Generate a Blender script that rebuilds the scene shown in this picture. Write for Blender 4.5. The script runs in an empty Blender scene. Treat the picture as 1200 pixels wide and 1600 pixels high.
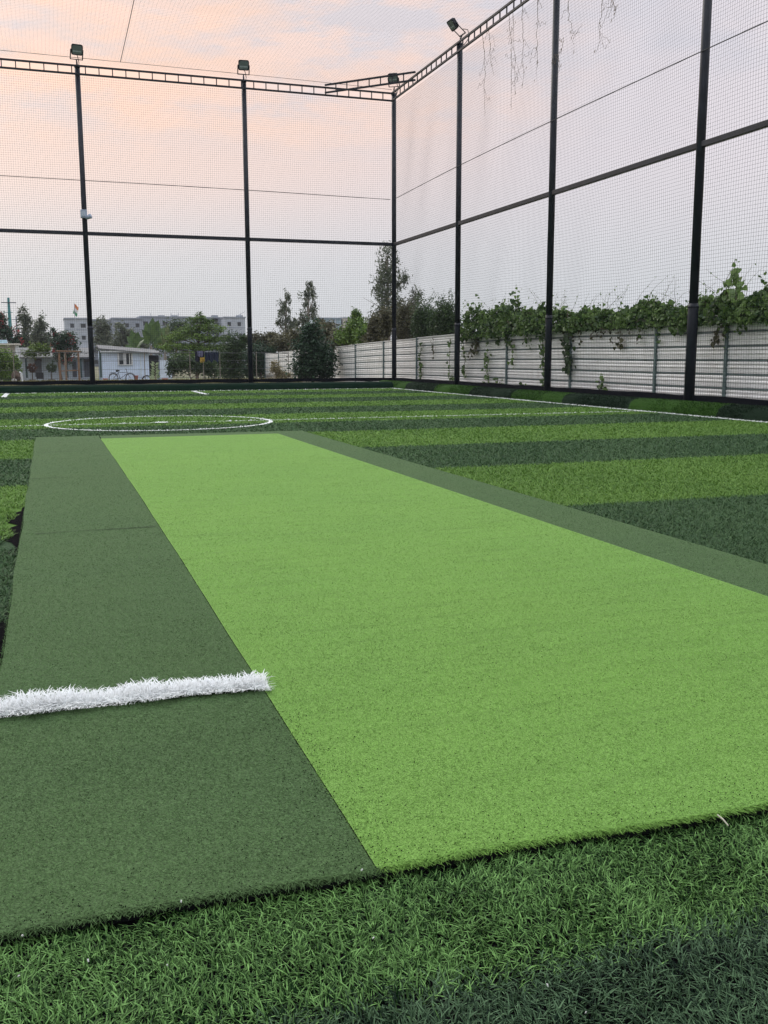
import bpy, bmesh, math, random
import numpy as np
from mathutils import Vector, Matrix, Euler
PI = math.pi
rng = np.random.default_rng(7)
random.seed(7)
S = bpy.context.scene
COL = S.collection

# ------------------------------------------------------------------ camera
F, PITCH, ROLL, YAW = 1521.345, 0.15895, -0.0027, 0.32825
cyw, syw = math.cos(YAW), math.sin(YAW)
FWD = Vector((syw*math.cos(PITCH), cyw*math.cos(PITCH), -math.sin(PITCH)))
R0 = Vector((cyw, -syw, 0)); U0 = R0.cross(FWD)
RV = R0*math.cos(ROLL) + U0*math.sin(ROLL); UV = -R0*math.sin(ROLL) + U0*math.cos(ROLL)
CAMP = Vector((0, 0, 1))
cam = bpy.data.cameras.new("camera"); co = bpy.data.objects.new("camera", cam); COL.objects.link(co)
M = Matrix((RV, UV, -FWD)).transposed().to_4x4(); M.translation = CAMP
co.matrix_world = M
cam.sensor_fit = 'VERTICAL'; cam.sensor_height = 36; cam.lens = F/1600*36
cam.clip_start = 0.05; cam.clip_end = 6000
S.camera = co

def ray(x, y): return FWD + RV*((x-600)/F) - UV*((y-800)/F)
def at(x, y, Y):                 # survey point of a photo pixel on the vertical plane at northing Y
    d = ray(x, y); return CAMP + d*(Y/d.y)
def atx(x, y, X):
    d = ray(x, y); return CAMP + d*(X/d.x)
def gz(y):                       # outside ground level
    if y < 33: return -0.06
    if y < 100: return -0.06 - (y-33)*0.0215
    return -1.5

# ------------------------------------------------------------------ object helpers
def tag(o, label=None, cat=None, group=None, kind=None):
    if label: o['label'] = label
    if cat: o['category'] = cat
    if group: o['group'] = group
    if kind: o['kind'] = kind
    return o
def empty(name, loc, rz=0):
    o = bpy.data.objects.new(name, None); COL.objects.link(o)
    o.location = loc; o.rotation_euler = (0, 0, rz); o.empty_display_size = 0.2
    return o
class MB:
    def __init__(s): s.v = []; s.f = []
    def poly(s, pts):
        n = len(s.v); s.v += [tuple(p) for p in pts]; s.f.append(tuple(range(n, n+len(pts))))
    def box(s, a, b):
        x0, y0, z0 = a; x1, y1, z1 = b; n = len(s.v)
        s.v += [(x0,y0,z0),(x1,y0,z0),(x1,y1,z0),(x0,y1,z0),(x0,y0,z1),(x1,y0,z1),(x1,y1,z1),(x0,y1,z1)]
        s.f += [tuple(n+i for i in q) for q in ((3,2,1,0),(4,5,6,7),(0,1,5,4),(1,2,6,5),(2,3,7,6),(3,0,4,7))]
        return s
    def bar(s, p, q, w, h=None, up=(0,0,1)):
        p = Vector(p); q = Vector(q); h = h or w; d = (q-p).normalized(); u = Vector(up)
        if abs(d.dot(u)) > .95: u = Vector((1,0,0))
        a = d.cross(u).normalized()*(w/2); b = a.cross(d).normalized()*(h/2); n = len(s.v)
        for c in (p, q):
            s.v += [tuple(c+a+b), tuple(c-a+b), tuple(c-a-b), tuple(c+a-b)]
        s.f += [tuple(n+i for i in k) for k in ((0,1,2,3),(7,6,5,4),(0,4,5,1),(1,5,6,2),(2,6,7,3),(3,7,4,0))]
        return s
    def tube(s, pts, rad, sides=8, cap=True):
        pts = [Vector(p) for p in pts]; n0 = len(s.v); m = len(pts)
        if not hasattr(rad, '__len__'): rad = [rad]*m
        ref = None
        for i, p in enumerate(pts):
            d = (pts[min(i+1, m-1)]-pts[max(i-1, 0)])
            d = d.normalized() if d.length > 1e-9 else Vector((0,0,1))
            if ref is None: ref = Vector((1,0,0)) if abs(d.x) < .9 else Vector((0,1,0))
            a = (ref - d*ref.dot(d)).normalized(); ref = a; b = d.cross(a)
            for k in range(sides):
                t = 2*PI*k/sides; s.v.append(tuple(p + (a*math.cos(t)+b*math.sin(t))*rad[i]))
        for i in range(m-1):
            for k in range(sides):
                k2 = (k+1) % sides
                s.f.append((n0+i*sides+k, n0+i*sides+k2, n0+(i+1)*sides+k2, n0+(i+1)*sides+k))
        if cap:
            s.f.append(tuple(n0+k for k in range(sides))[::-1]); s.f.append(tuple(n0+(m-1)*sides+k for k in range(sides)))
        return s
    def build(s, name, mat, parent=None, smooth=False, bevel=0):
        me = bpy.data.meshes.new(name); me.from_pydata(s.v, [], s.f); me.update()
        bm = bmesh.new(); bm.from_mesh(me); bmesh.ops.recalc_face_normals(bm, faces=bm.faces[:]); bm.to_mesh(me); bm.free()
        return link(name, me, mat, parent, smooth, bevel)
def link(name, me, mat, parent=None, smooth=False, bevel=0):
    if mat: 
        for m in (mat if isinstance(mat, (list, tuple)) else [mat]): me.materials.append(m)
    if smooth: me.shade_smooth()
    o = bpy.data.objects.new(name, me); COL.objects.link(o)
    if parent: o.parent = parent
    if bevel:
        b = o.modifiers.new("bevel", 'BEVEL'); b.width = bevel; b.segments = 2; b.limit_method = 'ANGLE'
    return o
def npmesh(name, V, K, mat, parent=None, tone=None, mi=None):
    """V (n*K,3) vertices, n polygons with K corners each."""
    V = np.ascontiguousarray(V, dtype=np.float32).reshape(-1, 3); n = len(V)//K
    me = bpy.data.meshes.new(name)
    me.vertices.add(len(V)); me.vertices.foreach_set('co', V.ravel())
    me.loops.add(n*K); me.loops.foreach_set('vertex_index', np.arange(n*K, dtype=np.int32))
    me.polygons.add(n); me.polygons.foreach_set('loop_start', np.arange(0, n*K, K, dtype=np.int32))
    if tone is not None:
        at_ = me.attributes.new('tone', 'FLOAT', 'FACE'); at_.data.foreach_set('value', np.ascontiguousarray(tone, dtype=np.float32))
    me.update(calc_edges=True)
    o = link(name, me, mat, parent)
    if mi is not None: me.polygons.foreach_set('material_index', np.ascontiguousarray(mi, dtype=np.int32))
    return o
def gridmesh(name, V, I, mat, parent=None, tone=None):
    """blades that share vertices: V (m,3), I (n,4) quads"""
    V = np.ascontiguousarray(V, dtype=np.float32); I = np.ascontiguousarray(I, dtype=np.int32); n, K = I.shape
    me = bpy.data.meshes.new(name)
    me.vertices.add(len(V)); me.vertices.foreach_set('co', V.ravel())
    me.loops.add(n*K); me.loops.foreach_set('vertex_index', I.ravel())
    me.polygons.add(n); me.polygons.foreach_set('loop_start', np.arange(0, n*K, K, dtype=np.int32))
    if tone is not None:
        at_ = me.attributes.new('tone', 'FLOAT', 'FACE'); at_.data.foreach_set('value', np.ascontiguousarray(tone, dtype=np.float32))
    me.update(calc_edges=True)
    return link(name, me, mat, parent)

# ------------------------------------------------------------------ materials
def nt(name):
    m = bpy.data.materials.new(name); m.use_nodes = True; t = m.node_tree
    return m, t, t.nodes['Principled BSDF']
def N(t, kind, **kw):
    n = t.nodes.new(kind)
    for k, v in kw.items(): setattr(n, k, v)
    return n
def mixc(t, a, b, fac, mode='MIX'):
    n = N(t, 'ShaderNodeMix', data_type='RGBA', blend_type=mode)
    for sock, v in ((n.inputs[0], fac), (n.inputs[6], a), (n.inputs[7], b)):
        if isinstance(v, bpy.types.NodeSocket): t.links.new(v, sock)
        elif isinstance(v, (tuple, list)): sock.default_value = (*v, 1) if len(v) == 3 else v
        else: sock.default_value = v
    return n.outputs[2]
def noise(t, scale, detail=2, rough=.5, vec=None, sc=None):
    n = N(t, 'ShaderNodeTexNoise'); n.inputs['Scale'].default_value = scale
    n.inputs['Detail'].default_value = detail; n.inputs['Roughness'].default_value = rough
    tc = N(t, 'ShaderNodeTexCoord'); src = vec or tc.outputs['Object']
    if sc:
        mp = N(t, 'ShaderNodeMapping'); mp.inputs['Scale'].default_value = sc; t.links.new(src, mp.inputs[0]); src = mp.outputs[0]
    t.links.new(src, n.inputs['Vector']); return n.outputs['Fac']
def ramp(t, v, lo, hi, a=0., b=1.):
    n = N(t, 'ShaderNodeMapRange'); n.inputs[1].default_value = lo; n.inputs[2].default_value = hi
    n.inputs[3].default_value = a; n.inputs[4].default_value = b; t.links.new(v, n.inputs[0]); return n.outputs[0]
def plain(name, c, rough=.6, metal=0., var=.15, scale=6, spec=.5, bump=0):
    m, t, p = nt(name)
    f = noise(t, scale, 4)
    col = mixc(t, tuple(x*(1-var) for x in c), tuple(min(1, x*(1+var)) for x in c), ramp(t, f, .3, .7))
    t.links.new(col, p.inputs['Base Color'])
    p.inputs['Roughness'].default_value = rough; p.inputs['Metallic'].default_value = metal
    p.inputs['Specular IOR Level'].default_value = spec
    if bump:
        b = N(t, 'ShaderNodeBump'); b.inputs['Strength'].default_value = bump; b.inputs['Distance'].default_value = .01
        t.links.new(f, b.inputs['Height']); t.links.new(b.outputs[0], p.inputs['Normal'])
    return m
def leafmat(name, c0, c1, trans=.3, rough=.5, spec=.4):
    """colour runs from c0 to c1 with the per-leaf tone"""
    m, t, p = nt(name)
    a = N(t, 'ShaderNodeAttribute', attribute_name='tone')
    col = mixc(t, c0, c1, a.outputs['Fac'])
    t.links.new(col, p.inputs['Base Color']); p.inputs['Roughness'].default_value = rough
    p.inputs['Specular IOR Level'].default_value = spec
    if trans:
        tr = N(t, 'ShaderNodeBsdfTranslucent'); t.links.new(col, tr.inputs[0])
        mx = N(t, 'ShaderNodeMixShader'); mx.inputs[0].default_value = trans
        t.links.new(p.outputs[0], mx.inputs[1]); t.links.new(tr.outputs[0], mx.inputs[2])
        t.links.new(mx.outputs[0], t.nodes['Material Output'].inputs[0])
    return m
def turfmat(name, c, grain=.45, infill=0., streak=0., rough=.85, spec=.1, patch=.12, sheen=0.):
    m, t, p = nt(name)
    f1 = noise(t, 260, 2, .6); f2 = noise(t, 45, 3, .6); f3 = noise(t, .9, 3, .6); f4 = noise(t, 14, 3, .6, sc=(.12, 1, 1))
    dk = tuple(x*(1-grain) for x in c); lt = tuple(min(1, x*(1+grain*.7)) for x in c)
    col = mixc(t, dk, lt, ramp(t, f1, .35, .65))
    col = mixc(t, col, tuple(x*.7 for x in c), ramp(t, f2, .5, .75, 0, .5))
    col = mixc(t, col, tuple(min(1, v*k) for v, k in zip(c, (1.3, 1.15, 1.0))), ramp(t, f3, .35, .7, 0, patch*3))
    if streak: col = mixc(t, col, tuple(x*.55 for x in c), ramp(t, f4, .5, .72, 0, streak))
    t.links.new(col, p.inputs['Base Color']); p.inputs['Roughness'].default_value = rough
    p.inputs['Specular IOR Level'].default_value = spec
    p.inputs['Sheen Weight'].default_value = sheen; p.inputs['Sheen Roughness'].default_value = .4
    b = N(t, 'ShaderNodeBump'); b.inputs['Strength'].default_value = .6; b.inputs['Distance'].default_value = .012
    t.links.new(f1, b.inputs['Height']); t.links.new(b.outputs[0], p.inputs['Normal'])
    return m

BRIGHT = (.085, .175, .030); DARK = (.036, .075, .034)
LMAT = (.182, .350, .072); DMAT = (.074, .136, .050)
m_bright = turfmat('turf_bright_green', BRIGHT)
m_dark = turfmat('turf_dark_green', DARK)
m_infill = plain('rubber_infill', (.005, .005, .006), .98, var=.5, scale=250, bump=.8, spec=.03)
m_lmat = turfmat('mat_light_green', LMAT, grain=.45, streak=.35, patch=.06, sheen=.06)
m_dmat = turfmat('mat_dark_green', DMAT, grain=.5, streak=.15, patch=.06, sheen=.05)
m_seam = plain('mat_backing_and_edge_shade', (.010, .012, .012), .9, spec=.1)
m_line = plain('white_line', (.72, .75, .74), .7, var=.12, scale=40)
m_black = plain('black_paint_steel', (.010, .013, .021), .5, var=.35, scale=7, spec=.3)
m_net = plain('black_net_cord', (.014, .015, .019), .9, spec=.08)
m_skirt = plain('black_net_hem', (.007, .008, .011), .95, var=.4, scale=30, spec=.04)
m_conc = plain('concrete', (.30, .30, .28), .9, var=.3, scale=5)
m_bl_blade = leafmat('blade_light_mat', tuple(x*.50 for x in LMAT), tuple(min(1, x*1.42) for x in LMAT), .15, .7, .08)
m_bd_blade = leafmat('blade_dark_mat', tuple(x*.45 for x in DMAT), tuple(x*1.6 for x in DMAT), .15, .7, .08)
m_blade_b = leafmat('blade_bright', (.003, .024, .003), (.235, .450, .135), .15, .45, .1)  # near blade ranges run wide to paint in gap shadow and tip highlights
m_blade_d = leafmat('blade_dark', (.003, .014, .007), (.125, .220, .112), .15, .45, .1)
m_far_b = leafmat('pile_bright', (.072, .160, .028), (.185, .325, .066), .2, .6, .2)
m_far_d = leafmat('pile_dark', (.026, .068, .028), (.098, .176, .070), .2, .6, .2)
m_wblade = leafmat('blade_white', (.72, .73, .72), (.92, .94, .95), .25, .5, .4)

# ------------------------------------------------------------------ blades of artificial turf
def blades(name, xy, z0, h, w, lean, mat, seg=3, tone=None, parent=None, az=None):
    """curved ribbons; h, w, lean are arrays (lean = sideways reach as a share of h)"""
    n = len(xy); th = rng.uniform(0, 2*PI, n) if az is None else az
    d = np.stack([np.cos(th), np.sin(th)], 1)
    tw = th + PI/2 + rng.normal(0, .5, n); sd = np.stack([np.cos(tw), np.sin(tw)], 1)
    rows = seg+1; V = np.zeros((n, rows, 2, 3))
    for k in range(rows):
        s = k/seg
        cz = h*(s - .42*np.clip(lean, 0, 1.4)*s**2*.9)
        rr = h*lean*s**1.7
        ww = w*(1 - .75*s**2)*.5
        c = xy + d*rr[:, None]
        V[:, k, 0, :2] = c - sd*ww[:, None]; V[:, k, 1, :2] = c + sd*ww[:, None]
        V[:, k, :, 2] = (z0 + cz)[:, None]
    base = np.arange(n)*rows*2
    I = np.stack([np.stack([base+2*k, base+2*k+1, base+2*k+3, base+2*k+2], 1) for k in range(seg)], 1).reshape(-1, 4)
    if tone is None: tone = rng.uniform(0, 1, n)
    return gridmesh(name, V.reshape(-1, 3), I, mat, parent, np.repeat(tone, seg))

STRIPES = [-10, -7.6, -5.4, -3.15, -.9, 1.34, 3.6, 5.83, 8.25, 10.45, 12.85, 14.85, 17.2, 19.3, 21.4, 23.5, 25.5, 27.5, 29.8]
FZ = -0.028
def stripe_bright(y):            # index 4 (-.9..1.34) dark, 5 bright, 6 dark ...
    i = np.searchsorted(STRIPES, y, side='right')-1
    return (i % 2) == 1

# ground and field
g = MB()
ys = [-60, -6, 33, 40, 50, 60, 70, 80, 90, 100, 140, 250, 500, 900]
xs = [-900, -400, -120, -40, 12, 60, 200, 500, 900]
def gzz(y): return gz(y)
for i in range(len(ys)-1):
    for j in range(len(xs)-1):
        g.poly([(xs[j], ys[i], gzz(ys[i])), (xs[j+1], ys[i], gzz(ys[i])), (xs[j+1], ys[i+1], gzz(ys[i+1])), (xs[j], ys[i+1], gzz(ys[i+1]))])
mg, t, p = nt('dry_ground')
f = noise(t, .35, 5, .65); f2 = noise(t, 3.5, 4, .6)
c = mixc(t, (.15, .125, .08), (.095, .125, .045), ramp(t, f, .4, .62)); c = mixc(t, c, (.22, .19, .13), ramp(t, f2, .5, .8, 0, .6))
t.links.new(c, p.inputs['Base Color']); p.inputs['Roughness'].default_value = .95
tag(g.build('ground', mg), kind='structure')

fb = MB(); mi = []
for i in range(len(STRIPES)-1):
    a, b = STRIPES[i], STRIPES[i+1]
    for x0, x1 in ((-16, -6), (-6, 0), (0, 6), (6, 10.6)):
        fb.poly([(x0, a, FZ), (x1, a, FZ), (x1, b, FZ), (x0, b, FZ)]); mi.append(0 if i % 2 == 1 else 1)
fo = fb.build('turf_field', [m_bright, m_dark]); fo.data.polygons.foreach_set('material_index', np.array(mi, dtype=np.int32))
tag(fo, kind='structure')
# darker rubber granules lie between the blades where the pile is open (near part of the field)
inf = MB()
inf.poly([(-1.5, .45, FZ+.004), (3.2, .45, FZ+.004), (3.2, 1.9, FZ+.004), (-1.5, 1.9, FZ+.004)])
for (ya, yb, xa) in ((2.6, 4.2, -.30), (5.3, 7.2, -.30)):
    pts = [(-.15, ya), (-.15, yb)] + [(xa + .05*math.sin(9*y+1) + .03*math.sin(23*y) + (.09*abs((y-(ya+yb)/2)/((yb-ya)/2))**3), y) for y in np.linspace(yb, ya, 14)]
    inf.poly([(x, y, FZ+.0045) for x, y in pts])
tag(inf.build('rubber_granules', m_infill), kind='stuff')

lines = MB(); LZ = FZ+.010
def lineseg(x0, y0, x1, y1): lines.poly([(x0, y0, LZ), (x1, y0, LZ), (x1, y1, LZ), (x0, y1, LZ)])
lineseg(10.30, -8, 10.41, 29.6)
lineseg(-16, 29.55, 10.30, 29.66)
for a, b in ((-16, -.118), (-.012, 3.25), (3.356, 10.30)): lineseg(a, 15.515, b, 15.565)
cc, r0, r1, rz_ = (1.62, 15.54), 1.637, 1.735, 64
CR = 1.735
for i in range(rz_):
    a0, a1 = 2*PI*i/rz_, 2*PI*(i+1)/rz_
    lines.poly([(cc[0]+math.cos(a)*r, cc[1]+math.sin(a)*r, LZ+.003) for a, r in ((a0, CR-.065), (a1, CR-.065), (a1, CR), (a0, CR))])
lineseg(-1.20, 26.9, -1.07, 29.5); lineseg(3.98, 26.9, 4.10, 29.5)
lines.poly([(1.62+math.cos(2*PI*k/20)*.1, 15.54+math.sin(2*PI*k/20)*.1, LZ+.006) for k in range(20)])
tag(lines.build('field_markings', m_line), kind='structure')

# grass pile: density falls with distance, blades get coarser
def infrust(x, y, z=0, mx=90, my=60):
    d = np.stack([x, y, np.full_like(x, z-1.)], 1)
    dep = d@np.array(FWD); px = 600+F*(d@np.array(RV))/dep; py = 800-F*(d@np.array(UV))/dep
    return (dep > .2) & (px > -mx) & (px < 1200+mx) & (py < 1600+my)
def onmat(x, y): return (x > -.215) & (x < 3.27) & (y > 1.712-.026*x) & (y < 13.05)
def pile(name, x0, x1, y0, y1, dens, h, w, seg, mats, margin=90):
    sp = dens**-.5; gx, gy = np.meshgrid(np.arange(x0, x1, sp), np.arange(y0, y1, sp)); n = gx.size
    x = gx.ravel()+rng.uniform(-.42, .42, n)*sp; y = gy.ravel()+rng.uniform(-.42, .42, n)*sp
    k = infrust(x, y, mx=margin, my=margin) & ~onmat(x, y)
    # bare granule seam left of the mat
    k &= ~((x > -.215-.07*(np.sin(9*y+1)*.4+.8)) & (x < -.1) & (((y > 2.75) & (y < 3.95)) | ((y > 5.5) & (y < 7.05))))
    # thin, trampled strip right against the near mat edge
    k &= ~((y > 1.675-.026*x+.012*np.sin(7*x)+.010*np.sin(19*x+1)) & (y < 1.74) & (rng.uniform(0, 1, n) < .35))
    x, y = x[k], y[k]
    return x, y
def vnoise(x, y, seed=0):
    '''smooth value noise in 0..1'''
    g = np.random.default_rng(seed).uniform(0, 1, (64, 64)); xi = np.floor(x).astype(int); yi = np.floor(y).astype(int); fx = x-xi; fy = y-yi
    fx = fx*fx*(3-2*fx); fy = fy*fy*(3-2*fy); G = lambda a, b: g[a % 64, b % 64]
    return (G(xi, yi)*(1-fx)+G(xi+1, yi)*fx)*(1-fy)+(G(xi, yi+1)*(1-fx)+G(xi+1, yi+1)*fx)*fy
def tufted(x, y, k, sig):
    n = len(x); return (np.repeat(x, k)+rng.normal(0, sig, n*k), np.repeat(y, k)+rng.normal(0, sig, n*k))
def add_pile(name, x, y, h, w, seg, lean=(.5, 1.3)):
    n = len(x); wob = rng.normal(0, .025, n); br = stripe_bright(y+wob)
    if not n: return
    az = vnoise(x*9, y*9, 8)*5 + rng.normal(0, 1.5, n)
    for sel, mt, nm in ((br, m_blade_b, 'bright'), (~br, m_blade_d, 'dark')):
        q = np.where(sel)[0]
        if not len(q): continue
        hh = h*rng.uniform(.65, 1.2, len(q)); ww = w*rng.uniform(.75, 1.25, len(q))
        tn = np.clip(rng.beta(.75, 1.05, len(q)) + .22*(vnoise(x[q]*7, y[q]*7, 3)-.5)+.2*(vnoise(x[q]*40, y[q]*40, 5)-.5), 0, 1)
        o = blades('turf_pile', np.stack([x[q], y[q]], 1), FZ, hh, ww, rng.uniform(*lean, len(q)), mt, seg, tn, az=az[q])
        tag(o, kind='stuff')
def online(x, y):
    r = np.hypot(x-1.62, y-15.54)
    return ((x > 10.30) & (x < 10.41)) | ((y > 15.515) & (y < 15.565)) | ((r > 1.67) & (r < 1.735)) | (((x > -1.20) & (x < -1.07) | (x > 3.98) & (x < 4.10)) & (y > 26.9) & (y < 29.5)) | ((y > 29.55) & (y < 29.66)) | (r < .1)
add_pile('near', *tufted(*pile('n', -1.5, 3.2, .45, 1.78, 8200, 0, 0, 3, None, 900), 6, .0036), .0215, .0030, 4, (.15, 1.6))
def far_pile(x0, x1, y0, y1, d0, seg):
    """density falls with the square of the distance and the tufts get broader"""
    u = rng.uniform(1/y1, 1/y0, int(d0*16*(x1-x0)*(1/y0-1/y1))); y = 1/u; x = rng.uniform(x0, x1, len(y))
    k = infrust(x, y, mx=800, my=900) & ~onmat(x, y)
    k &= ~((x > -.215-.07*(np.sin(9*y+1)*.4+.8)) & (x < -.1) & (((y > 2.75) & (y < 3.95)) | ((y > 5.5) & (y < 7.05))))
    x, y = x[k], y[k]; g_ = np.maximum(y/4, 1); n = len(x); ln = online(x, y); br = stripe_bright(y+rng.normal(0, .02, n))
    for sel, mt, c in ((br & ~ln, m_far_b, 0), (~br & ~ln, m_far_d, 1), (ln, m_wblade, 2)):
        q = np.where(sel)[0]
        tn = np.clip(rng.beta(1.7, 1.7, len(q))+.08*np.sin(x[q]*2.3+np.sin(y[q])*2), 0, 1)
        o = blades('turf_pile', np.stack([x[q], y[q]], 1), FZ, .030*rng.uniform(.6, 1.25, len(q)), .0046*g_[q]*rng.uniform(.7, 1.3, len(q)), rng.uniform(.4, 1.5, len(q)), mt, seg, tn)
        tag(o, kind='stuff')
far_pile(-3.2, 10.42, 1.78, 29.7, 15000, 2)

# ------------------------------------------------------------------ mats
def wav(s, a=.006, ph=0): return a*(math.sin(3.1*s+ph)+.6*math.sin(7.7*s+1.3*ph))
def mat_sheet(name, left, right, ya, yb, mat, th=.026, n=60, top=0.):
    """left/right: functions x(y); ya/yb: functions y(x). A thin rolled-out mat with thickness."""
    m = MB(); mcol = 14; G = []
    for i in range(n+1):
        s = i/n; row = []
        for j in range(mcol+1):
            u = j/mcol; y = None
            ym_ = s
            xa = left(ym_); xb = right(ym_); x = xa+(xb-xa)*u
            y = ya(x)+(yb(x)-ya(x))*s
            row.append((x, y, top))
        G.append(row)
    for i in range(n):
        for j in range(mcol): m.poly([G[i][j], G[i][j+1], G[i+1][j+1], G[i+1][j]])
    rim = [G[0][j] for j in range(mcol+1)] + [G[i][mcol] for i in range(1, n+1)] + [G[n][j] for j in range(mcol-1, -1, -1)] + [G[i][0] for i in range(n-1, 0, -1)]
    nt_ = len(m.f)
    for a, b in zip(rim, rim[1:]+rim[:1]): m.poly([a, b, (b[0], b[1], top-th), (a[0], a[1], top-th)])
    o = m.build(name, [mat, m_seam]); o.data.polygons.foreach_set('material_index', np.array([0]*nt_+[1]*len(rim), dtype=np.int32))  # rim in backing black, which also paints in the shadow along the edge
    b = bmesh.new(); b.from_mesh(o.data); bmesh.ops.remove_doubles(b, verts=b.verts[:], dist=1e-5); bmesh.ops.recalc_face_normals(b, faces=b.faces[:]); b.to_mesh(o.data); b.free()
    return o
yfar = lambda x: 13.02 - .03*(x-.5)
ynear = lambda x: 1.71 - .026*(x) + .007*math.sin(1.7*x) + .004*math.sin(9*x)
XL = lambda s: .562 + .018*math.sin(s*PI) + wav(s*9, .0012)
XR = lambda s: 2.80 + .01*math.sin(s*PI)
DL = lambda s: -.200 + wav(s*10, .004, 2)
DR = lambda s: 3.235 + .01*math.sin(s*5)
lm = mat_sheet('pitch_mat', XL, XR, ynear, lambda x: 12.53, m_lmat, top=.0)
tag(lm, 'long light green turf mat lying in the middle between the dark green mats', 'turf mat')
dm = mat_sheet('side_mat', DL, lambda s: XL(s)-.002, ynear, yfar, m_dmat, top=-.002)
tag(dm, 'wide dark green turf mat crossed by a shaggy white strip', 'turf mat', 'dark green mats framing the light green pitch mat')
dr = mat_sheet('side_mat', lambda s: XR(s)+.002, DR, ynear, yfar, m_dmat, top=-.002)
tag(dr, 'narrow dark green turf mat along the right of the light green mat', 'turf mat', 'dark green mats framing the light green pitch mat')
df = mat_sheet('end_mat', lambda s: .575, lambda s: 2.80, lambda x: 12.54, lambda x: yfar(x)-.002, m_dmat, top=-.002, n=8)
tag(df, 'short dark green turf strip across the far end of the light green mat', 'turf mat', 'dark green mats framing the light green pitch mat')
# seams across the left mat (dark joints between its rolls)
for yy, x0, x1 in ((8.55, -.19, .40), (5.83, -.12, .555), (10.9, -.17, .3)):
    sm = MB(); k = 16
    for i in range(k):
        xa = x0+(x1-x0)*i/k; xb = x0+(x1-x0)*(i+1)/k
        wa = .006*(.3+.7*abs(math.sin(5*xa+yy))); wb = .006*(.3+.7*abs(math.sin(5*xb+yy)))
        f_ = lambda x: yy+.03*x+.006*math.sin(11*x)
        sm.poly([(xa, f_(xa)-wa, .0025), (xb, f_(xb)-wb, .0025), (xb, f_(xb)+wb, .0025), (xa, f_(xa)+wa, .0025)])
    sm.build('seam', m_seam, dm)
def ynearv(x): return 1.71-.026*x+.007*np.sin(1.7*x)+.004*np.sin(9*x)
def fuzz(parent, xl, xr, y1, dens, h, w, mat, top, near=True):
    """short crimped pile; tufts get broader and fewer with distance"""
    y0 = 1.685; n = int((xr-xl)*dens*2.6**2*(1/y0-1/y1)); u = rng.uniform(1/y1, 1/y0, n); y = 1/u; x = rng.uniform(xl, xr, n)
    k = ~((y < 2.6) & (rng.uniform(0, 1, n) > (y/2.6)**2)) & (y > ynearv(x)+.001)
    s_ = np.clip((y-1.7)/10.8, 0, 1); ex = .562+.018*np.sin(s_*PI)
    k &= (x > ex+.001) if parent is lm else (x < ex-.001) if parent is dm else (x > 0)
    x, y = x[k], y[k]; n = len(x); g_ = np.clip((y/2.6)**.8, 1, 2.4)
    tn = np.clip(rng.normal(.48, .31, n)+.22*(vnoise(x*1.3, y*2.6, 11)-.5)+.20*(vnoise(x*3, y*17, 12)-.5)+.10*(vnoise(x*11, y*11, 13)-.5)-.25*np.clip(vnoise(x*2.1, y*2.1, 14)-.78, 0, 1)*3, 0, 1)
    P = [np.stack([x, y], 1)]; H = [h*rng.uniform(.6, 1.3, n)]; W = [w*g_*rng.uniform(.7, 1.2, n)]; L = [rng.uniform(.5, 1.6, n)]; A = [rng.uniform(0, 2*PI, n)]; Z = [np.full(n, top-.003)]; Tn = [tn]
    if near:     # frayed pile leaning out over the cut edge
        m = int((xr-xl)*5200); ex_ = rng.uniform(xl+.01, xr-.005, m)
        P.append(np.stack([ex_, ynearv(ex_)+rng.uniform(-.002, .008, m)], 1)); H.append(.012*rng.uniform(.5, 1.4, m)); W.append(.0024*rng.uniform(.7, 1.3, m)); L.append(rng.uniform(.9, 2.2, m)); A.append(-PI/2+rng.normal(0, .7, m)); Z.append(top-rng.uniform(.002, .010, m)); Tn.append(rng.uniform(0, .8, m))
    c = np.concatenate
    blades('pile', c(P), c(Z), c(H), c(W), c(L), mat, 2, c(Tn), parent, c(A))
fuzz(lm, .562, 2.80, 12.5, 95000, .0072, .0019, m_bl_blade, .0)
fuzz(dm, -.205, .58, 12.9, 95000, .0072, .0019, m_bd_blade, -.002)
fuzz(dr, 2.81, 3.235, 12.9, 70000, .0072, .0020, m_bd_blade, -.002, False)
fuzz(df, .58, 2.80, 12.98, 0, .0085, .0026, m_bd_blade, -.002, False) if False else None

# white tufted strip
n = 8000; u = rng.uniform(0, 1, n); x = -1.6+2.185*u; off = np.clip(rng.normal(0, .034, n), -.062, .062)
yc = 2.845-.03*(x-.2)+.014*np.sin(4.2*x+.6)
ws = MB(); k = 40
for i in range(k):
    xa = -1.6+2.185*i/k; xb = -1.6+2.185*(i+1)/k; fy = lambda x: 2.845-.03*(x-.2)+.014*math.sin(4.2*x+.6)
    a = (xa, fy(xa)); b = (xb, fy(xb))
    ws.poly([(a[0], a[1]-.04, .006), (b[0], b[1]-.04, .006), (b[0], b[1]+.04, .006), (a[0], a[1]+.04, .006)])
wo = ws.build('line_strip', m_line)
wtone = np.clip(rng.beta(2, 1.2, n)-.45*np.clip(vnoise(x*7, off*30, 24)-.62, 0, 1)*2, 0, 1)
azw = np.where(off > 0, PI/2, -PI/2)+rng.normal(0, .9, n)
blades('tuft', np.stack([x, yc+off*(.75+.55*vnoise(x*6, x*0, 22))+.016*(vnoise(x*4, x*0, 23)-.5)], 1), np.full(n, .004), .035*(.55+.65*vnoise(x*9, x*0, 21))*rng.uniform(.6, 1.25, n), .0042*rng.uniform(.7, 1.3, n), np.clip(np.abs(off)*24+rng.uniform(.05, .7, n), 0, 1.35), m_wblade, 3, wtone, wo, azw)
tag(wo, 'shaggy white turf strip lying across the dark green mat', 'turf strip')

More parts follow.
